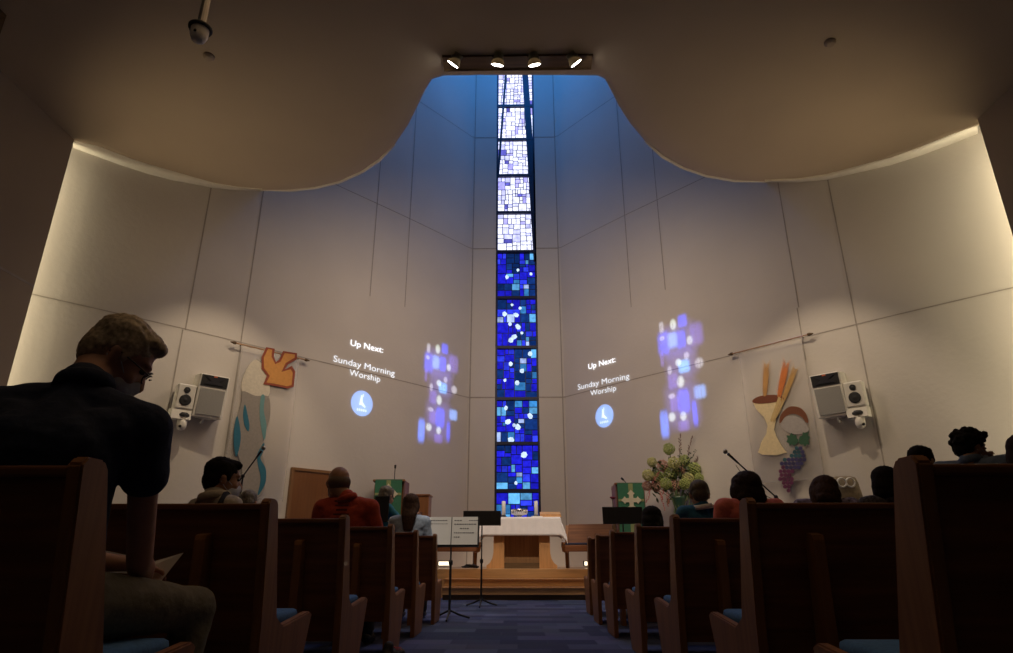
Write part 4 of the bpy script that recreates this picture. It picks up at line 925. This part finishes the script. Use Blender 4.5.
# ------------------------------------------------------------------ tan covered shape by the right wall
c = at_y(848, 490, 9.6)
t = empty('covered_instrument', (c.x, 9.7, 0), 0, 'tan cloth-covered upright shape with two white rings by the right wall', 'instrument')
zt_ = at_y(846, 476.5, 9.7).z
bm = bmesh.new(); g = []
for k, (z, w_, d_) in enumerate(((0.0, .26, .16), (0.5, .27, .16), (1.0, .26, .15), (1.4, .24, .13), (zt_-0.1, .19, .10), (zt_-0.02, .165, .09), (zt_, .12, .06))):
    g.append([bm.verts.new((w_*max(-1, min(1, 1.25*math.cos(2*PI*j/24)))+0.004*math.sin(j*5+k), d_*math.sin(2*PI*j/24), z)) for j in range(24)])
for a, b in zip(g, g[1:]):
    for j in range(24): bm.faces.new((a[j], a[(j+1) % 24], b[(j+1) % 24], b[j]))
bm.faces.new(g[0][::-1]); bm.faces.new(g[-1]); obj('cloth_cover', bm, mat('tan_cloth', (0.27, 0.22, 0.15), 0.9, 0, 0.2, 20, 0.3), t, True)
for px in (842.0, 850.5):
    q = at_y(px, 482.5, 9.56)-t.location; bm = bmesh.new()
    tube(bm, [q+Vector((0.062*math.cos(2*PI*k/24), 0, 0.062*math.sin(2*PI*k/24))) for k in range(25)], 0.014, 8, caps=False); obj('ring', bm, M_WHITE, t, True)
# ------------------------------------------------------------------ people
from mathutils import noise as NZ
def capsule(bm, a, b, ra, rb, n=14):
    a, b = Vector(a), Vector(b); d = (b-a); L = d.length
    q = d.to_track_quat('Z', 'Y').to_matrix().to_4x4() if L > 1e-6 else Matrix.Identity(4)
    T = Matrix.Translation(a) @ q; prof = []
    for k in range(5): t = -PI/2 + k*PI/8*0.98; prof.append((ra*math.cos(t), ra*math.sin(t)))
    prof[0] = (0.0002, -ra)
    prof.append((ra, 0)) if False else None
    for k in range(5): t = k*PI/8; prof.append((rb*math.cos(t) if k < 4 else 0.0002, L+rb*math.sin(t)))
    prof = [p for p in prof if p is not None]; lathe(bm, prof, n=n, mtx=T)
def blob(name, bm, m, parent, voxel=0.01, smooth=3, disp=None):
    bmesh.ops.recalc_face_normals(bm, faces=bm.faces)
    me = bpy.data.meshes.new(name); bm.to_mesh(me); bm.free(); o = bpy.data.objects.new(name, me); C.objects.link(o)
    r = o.modifiers.new('r', 'REMESH'); r.mode = 'VOXEL'; r.voxel_size = voxel
    s = o.modifiers.new('s', 'SMOOTH'); s.factor = 0.5; s.iterations = smooth
    dg = bpy.context.evaluated_depsgraph_get(); dg.update(); me2 = bpy.data.meshes.new_from_object(o.evaluated_get(dg)); bpy.data.objects.remove(o)
    me2.name = name; me2.materials.clear(); me2.materials.append(m)
    if disp:
        nor = [v.normal.copy() for v in me2.vertices]
        for v, nn in zip(me2.vertices, nor): v.co = v.co + nn*disp(v.co)
    return link(name, me2, parent, True)
def hand(bm, wrist, d, up, curl=0.7, side=1, k=1.0, spread=1.0):
    """palm and five bent fingers; d = pointing direction, up = back of the hand"""
    d = Vector(d).normalized(); up = Vector(up); up = (up-d*up.dot(d)).normalized(); s = d.cross(up)*side; w0 = Vector(wrist)
    for t in (-0.55, -0.1, 0.35, 0.8): capsule(bm, w0+s*t*0.018*k, w0+d*0.082*k+s*t*0.040*k, 0.017*k, 0.013*k, 8)
    for i, (off, L) in enumerate(((0.034, 0.070), (0.012, 0.080), (-0.010, 0.074), (-0.030, 0.058))):
        p = w0+d*0.086*k+s*off*k; a = 0.25*curl; r = 0.0088*k
        for seg, f in enumerate((0.45, 0.32, 0.26)):
            dd = (d*math.cos(a)-up*math.sin(a)+s*off*3*spread).normalized(); q = p+dd*L*f*k; capsule(bm, p, q, r, r*0.92, 8); p = q; a += 0.75*curl; r *= 0.92
    p = w0+d*0.025*k+s*0.028*k; dd = (d*0.7+s*0.75-up*0.25).normalized(); q = p+dd*0.045*k; capsule(bm, p, q, 0.013*k, 0.010*k, 8)
    dd = (d*0.95+s*0.15-up*0.35*curl).normalized(); capsule(bm, q, q+dd*0.032*k, 0.010*k, 0.0085*k, 8)
SKIN = {'light': mat('skin_light', (0.46, 0.25, 0.17), 0.6, 0, 0.06, 20), 'tan': mat('skin_tan', (0.36, 0.19, 0.11), 0.6, 0, 0.06, 20), 'brown': mat('skin_brown', (0.22, 0.11, 0.065), 0.6, 0, 0.06, 20)}
M_EYE = mat('eye_dark', (0.04, 0.03, 0.025), 0.2)
M_MASK = mat('face_mask', (0.60, 0.64, 0.70), 0.85, 0, 0.03)
def person(label, x, y, yaw=0.0, head=(0, 0, 0), top=1.36, skin='light', hair=None, hair_mat=None, shirt=None, pants=None, sleeve='short', J=None, hk=1.18, slv=.62, shz=0.0, mask=False, glasses=None,
           voxel=0.011, group=None, width=1.0, fl=0.0, collar=None, extra=None, shoes=True, hand_pose=None):
    t = empty('person', (x, y, fl), 0, label, 'person'); O = Vector((x, y, fl))
    Rz = Matrix.Rotation(yaw, 4, 'Z'); sk = SKIN[skin]
    if J is None:
        e = top-1.34-0.12*(hk-1)
        J = dict(pel=(0, 0, .56), bel=(0, .03, .72), che=(0, .02, .93+e*.7), nek=(0, -.01, 1.10+e+shz*.6), hd=(0, .035, 1.215+e), shL=(-.19*width, .0, 1.03+e+shz), shR=(.19*width, .0, 1.03+e+shz),
                 elL=(-.25*width, .07, .75+e*.4), elR=(.25*width, .07, .75+e*.4), haL=(-.15, .28, .70), haR=(.15, .28, .70), hiL=(-.10, .02, .53), hiR=(.10, .02, .53), knL=(-.13, .46, .53), knR=(.13, .46, .53), anL=(-.13, .44, .10), anR=(.13, .44, .10))
        if extra: J.update(extra)
        J = {k: (Rz @ Vector(v)) for k, v in J.items()}
    else: J = {k: Vector(v)-O for k, v in J.items()}
    H = Matrix.Translation(J['hd']) @ Rz @ Matrix.Rotation(head[0], 4, 'Z') @ Matrix.Rotation(head[1], 4, 'X') @ Matrix.Rotation(head[2], 4, 'Y') @ Matrix.Scale(hk, 4)
    def hp(*p): return H @ Vector(p)
    Hr = H.to_3x3().normalized().to_euler()
    def hb(bm, c, r, sub=3): ball(bm, hp(*c), tuple(v*hk for v in r), tuple(Hr), sub)
    fwd = (Rz @ Vector((0, 1, 0)))
    # body: one continuous skin surface
    bm = bmesh.new()
    hb(bm, (0, -.012, .030), (.074, .092, .085)); hb(bm, (0, .022, -.025), (.062, .070, .088)); hb(bm, (0, .042, -.080), (.040, .046, .034)); hb(bm, (0, -.01, -.05), (.060, .060, .060))
    capsule(bm, hp(0, .080, .012), hp(0, .106, -.030), .009*hk, .014*hk, 8); hb(bm, (-.011, .098, -.034), (.010, .010, .008), 2); hb(bm, (.011, .098, -.034), (.010, .010, .008), 2)
    hb(bm, (0, .087, -.062), (.024, .011, .006), 2); hb(bm, (0, .085, -.072), (.020, .010, .007), 2); hb(bm, (0, .072, .030), (.052, .020, .012), 2)
    for s in (-1, 1): hb(bm, (s*.074, -.008, -.010), (.010, .019, .031), 2); hb(bm, (s*.077, -.012, .004), (.012, .017, .017), 2); hb(bm, (s*.038, .066, -.030), (.022, .018, .022), 2)
    capsule(bm, hp(0, -.022, -.055), J['nek'], .056*hk, .060); capsule(bm, J['nek'], J['che'], .065, .085); capsule(bm, J['che'], J['pel'], .09, .095)
    for s in 'LR':
        capsule(bm, J['che']*.3+J['nek']*.7, J['sh'+s], .045, .050); capsule(bm, J['sh'+s], J['el'+s], .050, .040); wr = J['el'+s].lerp(J['ha'+s], .95)
        capsule(bm, J['el'+s], J['el'+s].lerp(wr, .35), .040, .043); capsule(bm, J['el'+s].lerp(wr, .35), wr, .043, .026)
        dd = (J['ha'+s]-J['el'+s]).normalized(); hand(bm, wr, (hand_pose or {}).get('d'+s, dd), (hand_pose or {}).get('u'+s, (0, 0, 1)), (hand_pose or {}).get('c'+s, 0.8), -1 if s == 'L' else 1)
        capsule(bm, J['pel'], J['hi'+s], .09, .08); capsule(bm, J['hi'+s], J['kn'+s], .07, .05); capsule(bm, J['kn'+s], J['an'+s], .048, .036)
        capsule(bm, J['an'+s]+Vector((0, 0, -.03)), J['an'+s]+fwd*.13+Vector((0, 0, -.055)), .036, .030)
    body = blob('body', bm, sk, t, min(voxel, 0.009), 2)
    for s in (-1, 1):
        bm = bmesh.new(); hb(bm, (s*.031, .0775, .006), (.012, .010, .008), 2); obj('eye', bm, M_EYE, t, True)
    # clothes
    bm = bmesh.new(); n_ = J['nek']; c_ = J['che']; W = width
    base = n_.lerp(c_, .22)
    for s in 'LR':
        capsule(bm, base, J['sh'+s], .064, .072*W); capsule(bm, c_, J['sh'+s].lerp(c_, .35), .12*W, .09*W)
        q = J['sh'+s].lerp(J['el'+s], slv if sleeve == 'short' else 1.0); capsule(bm, J['sh'+s], q, .070*W, .070*W if sleeve == 'short' else .052)
        if sleeve == 'long': capsule(bm, J['el'+s], J['el'+s].lerp(J['ha'+s], .9), .051, .037)
    bel = J.get('bel', c_.lerp(J['pel'], .6)); sd = (J['shR']-J['shL']).normalized()*.055*W
    capsule(bm, base, c_, .075, .13*W); capsule(bm, base, n_-(n_-base)*.1, .080, .068*min(hk, 1.15))
    for q in (-1, 1): capsule(bm, c_+sd*q*1.2, bel+sd*q, .115*W, .118*W); capsule(bm, bel+sd*q, J['pel']+sd*q, .118*W, .125*W)
    fold = lambda co: 0.006*NZ.noise(co*9) + 0.004*NZ.noise(co*22)
    sh = blob('shirt', bm, shirt, t, voxel, 3, fold)
    cr = collar if collar is not None else shirt
    bm = bmesh.new(); ax = ((hp(0, -.03, -.08)-n_).normalized()+Vector((0, -.1, 2.2))).normalized(); qv = ax.to_track_quat('Z', 'Y').to_matrix().to_4x4()
    T = Matrix.Translation(n_.lerp(hp(0, -.022, -.055), .0)) @ qv; lathe(bm, [(a_*min(hk, 1.15)*(1.22 if collar is not None else 1.0), z_) for a_, z_ in ((.080, -.03), (.074, .010), (.070, .018), (.060, .012), (.056, -.03))], n=28, mtx=T); obj('collar', bm, cr, t, True)
    bm = bmesh.new()
    for s in 'LR':
        capsule(bm, J['pel'], J['hi'+s], .125, .105); capsule(bm, J['hi'+s], J['hi'+s].lerp(J['kn'+s], .5), .103, .088); capsule(bm, J['hi'+s].lerp(J['kn'+s], .5), J['kn'+s], .088, .074)
        capsule(bm, J['kn'+s], J['an'+s], .073, .056)
    blob('trousers', bm, pants or mat('dark_trousers', (0.03, 0.03, 0.04), 0.9), t, voxel*1.2, 3, fold)
    if shoes:
        for s in 'LR':
            a = J['an'+s]; bm = bmesh.new(); capsule(bm, a+Vector((0, 0, -.045))-fwd*.03, a+fwd*.15+Vector((0, 0, -.06)), .045, .040); blob('shoe', bm, mat('dark_shoe', (0.02, 0.02, 0.022), 0.5), t, 0.012, 2)
    # hair
    bm = bmesh.new(); fz = 0.0
    if hair in ('short', 'buzz'):
        g = 1.0 if hair == 'short' else 0.93
        hb(bm, (0, -.022, .048), (.084*g, .094*g, .078*g)); hb(bm, (0, -.055, -.005), (.072*g, .056*g, .075*g)); hb(bm, (0, .035, .088), (.060*g, .050*g, .030*g))
        for s in (-1, 1): hb(bm, (s*.066, -.012, .028), (.020*g, .046*g, .040*g), 2); hb(bm, (s*.070, .015, .010), (.010, .012, .026), 2)
        fz = 0.006 if hair == 'short' else 0.002
    elif hair == 'bald':
        hb(bm, (0, -.035, .000), (.080, .074, .062)); fz = 0.001
    elif hair == 'curly':
        rr = random.Random(3)
        hb(bm, (0, -.022, .050), (.092, .100, .085)); hb(bm, (0, -.06, .0), (.078, .055, .075))
        for k in range(70):
            z = rr.uniform(-.35, 1); a = rr.uniform(0, 2*PI); q = math.sqrt(max(0, 1-z*z)); p = (.095*q*math.cos(a), -.018+.105*q*math.sin(a), .05+.092*z)
            if p[1] > .045 and p[2] < .085: continue
            hb(bm, p, (rr.uniform(.014, .022),)*3, 1)
        for k in range(12): hb(bm, (rr.uniform(-.06, .06), rr.uniform(.05, .085), rr.uniform(.085, .110)), (.022,)*3, 1)
        fz = 0.005
    elif hair in ('long', 'bob', 'full'):
        g = 1.16 if hair == 'full' else 1.04
        hb(bm, (0, -.022, .048), (.088*g, .098*g, .082*g)); hb(bm, (0, -.055, -.015), (.084*g, .062*g, .085*g)); hb(bm, (0, .038, .088), (.060*g, .050*g, .030*g))
        for s in (-1, 1): hb(bm, (s*.072, .0, .0), (.026*g, .055*g, .080*g), 2)
        if hair == 'full': 
            hb(bm, (0, -.05, -.05), (.112, .070, .060))
            for s in (-1, 1): hb(bm, (s*.088, -.01, -.01), (.035, .060, .075), 2)
        if hair == 'bob':
            hb(bm, (0, -.05, -.07), (.088, .060, .055))
            for s in (-1, 1): capsule(bm, hp(s*.074, .0, .0), hp(s*.080, .01, -.11), .034, .022)
        if hair == 'long':
            lo = J['che']-fwd*.13+Vector((0, 0, .02)); mid = n_-fwd*.085+Vector((0, 0, -.01))
            for q in (-.045, -.015, .015, .045):
                w_ = (J['shR']-J['shL']).normalized()*q; capsule(bm, hp(q*1.1, -.065, -.03), mid+w_*1.2, .042, .036); capsule(bm, mid+w_*1.2, lo+w_*.8, .036, .014)
        fz = 0.0035 if hair in ('bob', 'long') else 0.006
    if hair:
        hv = H.inverted()
        strand = lambda co: fz*(NZ.noise(Vector(((hv @ co).x*70, (hv @ co).y*28, (hv @ co).z*28))) + 0.7*NZ.noise(co*95)) if hair != 'curly' else fz*NZ.noise(co*60)
        blob('hair', bm, hair_mat, t, 0.0075 if voxel < .01 else 0.009, 2, strand)
    if mask:
        bm = bmesh.new(); hb(bm, (0, .046, -.058), (.058, .062, .048)); hb(bm, (0, .088, -.040), (.026, .028, .030), 2); m_ = blob('face_mask', bm, M_MASK, t, 0.008, 3)
        for s in (-1, 1): b2 = bmesh.new(); tube(b2, [hp(s*.052, .055, -.035), hp(s*.070, .02, -.012), hp(s*.078, -.02, .012)], .002, 6); tube(b2, [hp(s*.050, .05, -.075), hp(s*.068, .01, -.05), hp(s*.078, -.022, -.02)], .002, 6); obj('ear_loop', b2, M_MASK, m_)
    if glasses:
        bm = bmesh.new()
        for s in (-1, 1):
            c = [hp(s*(.032+.025*math.cos(2*PI*k/20)), .102-.010*abs(math.cos(2*PI*k/20)), .002+.020*math.sin(2*PI*k/20)) for k in range(21)]; tube(bm, c, .0022, 6, caps=False)
            tube(bm, [hp(s*.057, .095, .008), hp(s*.076, .05, .008), hp(s*.080, -.01, .006), hp(s*.078, -.025, -.012)], .0026, 6)
        tube(bm, [hp(-.008, .106, .006), hp(0, .110, .010), hp(.008, .106, .006)], .0022, 6); obj('glasses', bm, glasses, t)
    return t, J, H, hp
def cloth_m(nm, col, sc_=40): return mat(nm, col, 0.92, 0, 0.12, sc_, 0.25)
HB = mat('hair_black', (0.009, 0.007, 0.006), 0.85, 0, 0.4, 60, 0, (1, 1, 1), 0.15); HBR = mat('hair_brown', (0.045, 0.022, 0.013), 0.8, 0, 0.4, 60, 0, (1, 1, 1), 0.2); HDB = mat('hair_dark_brown', (0.022, 0.012, 0.008), 0.8, 0, 0.4, 60, 0, (1, 1, 1), 0.2)
HG = mat('hair_grey', (0.16, 0.14, 0.11), 0.6, 0, 0.4, 60); HSB = mat('hair_sandy_grey', (0.46, 0.37, 0.25), 0.55, 0, 0.45, 70)
def px_xy(px, y_top, Y, fl=0.0):
    p = at_y(px, y_top, Y); return p.x, p.z-fl

# --- man in the nearest left pew, leaning forward with head bowed
JM = dict(pel=(-1.42, 1.96, .62), bel=(-1.41, 1.93, .78), che=(-1.40, 1.90, 1.00), nek=(-1.40, 1.985, 1.235), hd=(-1.395, 2.12, 1.365), shL=(-1.65, 1.95, 1.135), shR=(-1.18, 2.00, 1.09),
          elL=(-1.62, 2.28, .70), elR=(-1.235, 2.20, .69), haL=(-1.42, 2.50, .68), haR=(-1.355, 2.47, .625), hiL=(-1.52, 2.02, .57), hiR=(-1.30, 2.03, .57), knL=(-1.56, 2.50, .53), knR=(-1.17, 2.50, .53), anL=(-1.56, 2.42, .10), anR=(-1.17, 2.40, .10))
person('broad-shouldered man in a navy short-sleeved shirt, head bowed, in the nearest left pew', -1.42, 1.96, 0, (-0.95, -0.62, 0.12), skin='light', hair='short', hair_mat=HSB, shirt=cloth_m('navy_shirt', (0.014, 0.024, 0.060)),
       pants=cloth_m('khaki_trousers', (0.16, 0.145, 0.10)), J=JM, hk=1.17, slv=.33, mask=True, glasses=M_BLACK, voxel=0.009, width=1.10, hand_pose=dict(dR=(-.3, .8, -.25), uR=(.4, 0, 1), dL=(.6, .6, -.2), uL=(0, 0, 1)))
t = empty('paper_sheet', (-1.43, 2.54, 0.66), 0, 'white folded paper held in the bowed man\'s hands', 'paper')
bm = bmesh.new()
for pts in ([(-1.60, 2.50, .655), (-1.46, 2.56, .645), (-1.39, 2.58, .69), (-1.58, 2.54, .73)], [(-1.46, 2.56, .645), (-1.34, 2.53, .60), (-1.275, 2.56, .72), (-1.39, 2.58, .69)]):
    slab(bm, [Vector(q)-Vector((-1.43, 2.54, 0.66)) for q in pts], (0, 1, 0), 0.003)
obj('page', bm, M_PAPER, t)

rows_y = [Y+0.30 for Y in PY]
x, z = px_xy(225, 458, rows_y[2]+.05)
tp, J, H, hp = person('dark-haired masked person in a pale shirt with a dark strap, third left pew', x, rows_y[2], -0.5, (-0.45, -0.12, 0), z, 'tan', 'short', HB, cloth_m('cream_shirt', (0.50, 0.46, 0.38)), sleeve='short', mask=True, collar=cloth_m('cream_shirt', (0.50, 0.46, 0.38)), width=.95)
bm = bmesh.new(); a, b = J['nek'], J['shL']; up = Vector((0, 0, 1))
def strap(bm, pts, wd, th=0.006):
    pts = [Vector(p) for p in pts]
    for p, q in zip(pts, pts[1:]): tube(bm, [p, q], wd, 8)
strap(bm, [J['sh'+s].lerp(J['nek'], .35)+Vector((0, oy, oz)) for s, oy, oz in (('L', -.11, -.05), ('L', -.02, .055), ('L', .08, .0))], .022); strap(bm, [J['shR'].lerp(J['nek'], .35)+Vector((0, oy, oz)) for oy, oz in ((-.11, -.05), (-.02, .055), (.08, .0))], .022)
obj('shoulder_strap', bm, cloth_m('black_strap', (0.015, 0.015, 0.017)), tp, True)
x, z = px_xy(249, 490, rows_y[5])
person('grey-haired person far back at the left, only the crown showing beside the wave banner', x, rows_y[5], 0.1, (0, -0.2, 0), z, 'light', 'short', HG, cloth_m('dark_grey_top', (0.04, 0.04, 0.045)))
x, z = px_xy(350, 464, rows_y[3])
tp, J, H, hp = person('bald man in an orange-red T-shirt in the fourth left pew', x, rows_y[3], -0.05, (0.55, -0.15, 0), z, 'tan', 'bald', mat('shaved_hair', (0.16, 0.11, 0.075), 0.8), cloth_m('orange_red_shirt', (0.42, 0.055, 0.022)), width=1.08, hk=1.2, extra=dict(hd=(-.10, .035, z-.135-.12*.2)),
                      shz=-.03, glasses=M_BLACK, mask=True)
bm = bmesh.new(); c = J['nek'].lerp(J['che'], .55)+Vector((0, -0.148, 0))
for k in range(6): box(bm, c+Vector((0.0, -0.004*k if k < 3 else -.012, 0.06-0.035*k)), (0.13-0.02*(k % 3), 0.006, 0.014))
obj('back_print', bm, mat('shirt_print', (0.10, 0.015, 0.01), 0.9), tp)
# his sneaker resting in the aisle
q = at_z(388, 643, 0.0)
bm = bmesh.new(); capsule(bm, (0, -.09, .045), (0.0, .10, .035), .042, .038); capsule(bm, (0, -.08, .05), (0, -.07, .10), .040, .036)
sn = empty('sneaker', (-0.895, 5.10, 0), -0.35, 'black sneaker with red laces at the aisle end of a left pew', 'shoe')
blob('upper', bm, mat('sneaker_black', (0.02, 0.018, 0.02), 0.6), sn, 0.008, 2)
bm = bmesh.new(); ball(bm, (0, 0.005, .010), (.048, .155, .012), sub=3); obj('sole', bm, mat('sneaker_sole', (0.10, 0.09, 0.09), 0.7), sn, True)
bm = bmesh.new()
for k in range(5): tube(bm, [(-.03, .0+.022*k, .068-.003*k), (0, .01+.022*k, .086-.003*k), (.03, .0+.022*k, .068-.003*k)], .004, 6)
obj('laces', bm, mat('lace_red', (0.45, 0.05, 0.03), 0.7), sn, True)

x, z = px_xy(411, 494, rows_y[5])
person('woman with long brown hair and a light blue top, before the white music sheets', x, rows_y[5], 0.0, (0.1, -0.05, 0), z, 'light', 'long', HBR, cloth_m('light_blue_top', (0.36, 0.45, 0.58)), sleeve='long', width=.98, hk=1.08)
x, z = px_xy(382, 487, 9.15)
tl = cloth_m('teal_top', (0.02, 0.16, 0.24))
person('grey-haired musician in a teal top standing in front of the pulpit', x, 9.15, -0.9, (0.35, -0.25, 0), z, 'light', 'short', HG, tl, sleeve='long',
       extra={k: tuple(v) for k, v in dict(pel=(0, 0, .88), bel=(0, .02, 1.0), che=(0, .03, z-.38), nek=(0, .02, z-.22), hd=(0, .08, z-.13), shL=(-.18, .02, z-.30), shR=(.18, .02, z-.30), elL=(-.26, .14, z-.50), elR=(.25, .16, z-.45), haL=(-.2, .38, z-.46),
              haR=(.2, .42, z-.36), hiL=(-.09, 0, .86), hiR=(.09, 0, .86), knL=(-.1, .02, .48), knR=(.1, .02, .48), anL=(-.1, 0, .1), anR=(.1, 0, .1)).items()})
# right-hand side
x, z = px_xy(653, 507, rows_y[5])
person('dark-haired person in black, head low, by the black stand right of the aisle', x, rows_y[5], 0.35, (-0.7, -0.35, 0), z, 'tan', 'bob', HB, cloth_m('black_top', (0.012, 0.012, 0.014)), sleeve='long', hk=1.3)
x, z = px_xy(699, 479, rows_y[4])
person('man in a teal blue sweater with white collar, in front of the flowers', x, rows_y[4], 0.1, (-0.2, -0.1, 0), z, 'tan', 'buzz', mat('hair_cropped', (0.07, 0.055, 0.035), 0.7, 0, 0.3, 60), cloth_m('blue_sweater', (0.015, 0.10, 0.19)), sleeve='long', width=1.05, hk=1.25, collar=cloth_m('white_collar', (0.7, 0.7, 0.7)))
x, z = px_xy(746, 473.5, rows_y[3])
person('person with full dark hair and a coral jacket, in front of the boom microphone', x, rows_y[3], 0.15, (0.1, -0.15, 0), z, 'light', 'full', HDB, cloth_m('coral_jacket', (0.62, 0.16, 0.12)), sleeve='long', width=1.2, hk=1.2, shz=.05)
x, z = px_xy(822, 479, rows_y[3])
person('woman with straight brown hair and a floral blouse, below the grape banner', x, rows_y[3], -0.3, (0.5, -0.45, 0.3), z+.02, 'light', 'bob', HBR, mat('floral_blouse', (0.16, 0.14, 0.22), 0.9, 0, 0.9, 35), sleeve='long', shz=.09)
x, z = px_xy(885, 467, rows_y[3])
person('dark-haired person in a black patterned top, left of the nearest right pew end', x, rows_y[3], -0.2, (-0.5, -0.2, 0), z, 'tan', 'bob', HB, mat('patterned_black', (0.05, 0.045, 0.05), 0.9, 0, 0.9, 45), sleeve='long', shz=.03,
       extra=dict(elL=(-.22, .22, .92), haL=(-.05, .12, 1.18)))
x, z = px_xy(934, 441, 5.15)
person('short-haired person in a white collar looking right, left of the curly-haired man', x, 5.35, -0.6, (-0.5, -0.05, 0), z, 'tan', 'short', HB, cloth_m('white_shirt', (0.62, 0.60, 0.56)), sleeve='short', width=.9, hk=1.08, shz=.03)
x, z = px_xy(964, 430, rows_y[2])
person('curly-haired masked man in a grey-blue shirt raising a hand to his face', x, rows_y[2], -1.0, (-0.45, -0.12, 0), z, 'tan', 'curly', HB, cloth_m('grey_blue_shirt', (0.09, 0.13, 0.21)), sleeve='long', mask=True, voxel=.009, hk=0.97, shz=.05,
       extra=dict(elR=(.20, .22, .86), haR=(.02, .245, z-.215), elL=(-.22, .26, .84), haL=(0.02, .22, .88)), hand_pose=dict(dR=(-.45, -.2, .8), uR=(.3, .9, .3), cR=1.7))
x, z = px_xy(1008, 438, 3.75)
person('dark-haired person in a dark navy top at the far right edge', x, 3.72 if False else rows_y[1]+.45, -0.8, (-0.3, -0.25, 0), z, 'light', 'bob', HDB, cloth_m('navy_top', (0.012, 0.018, 0.04)), sleeve='long', width=.95, hk=1.0, shz=.03)
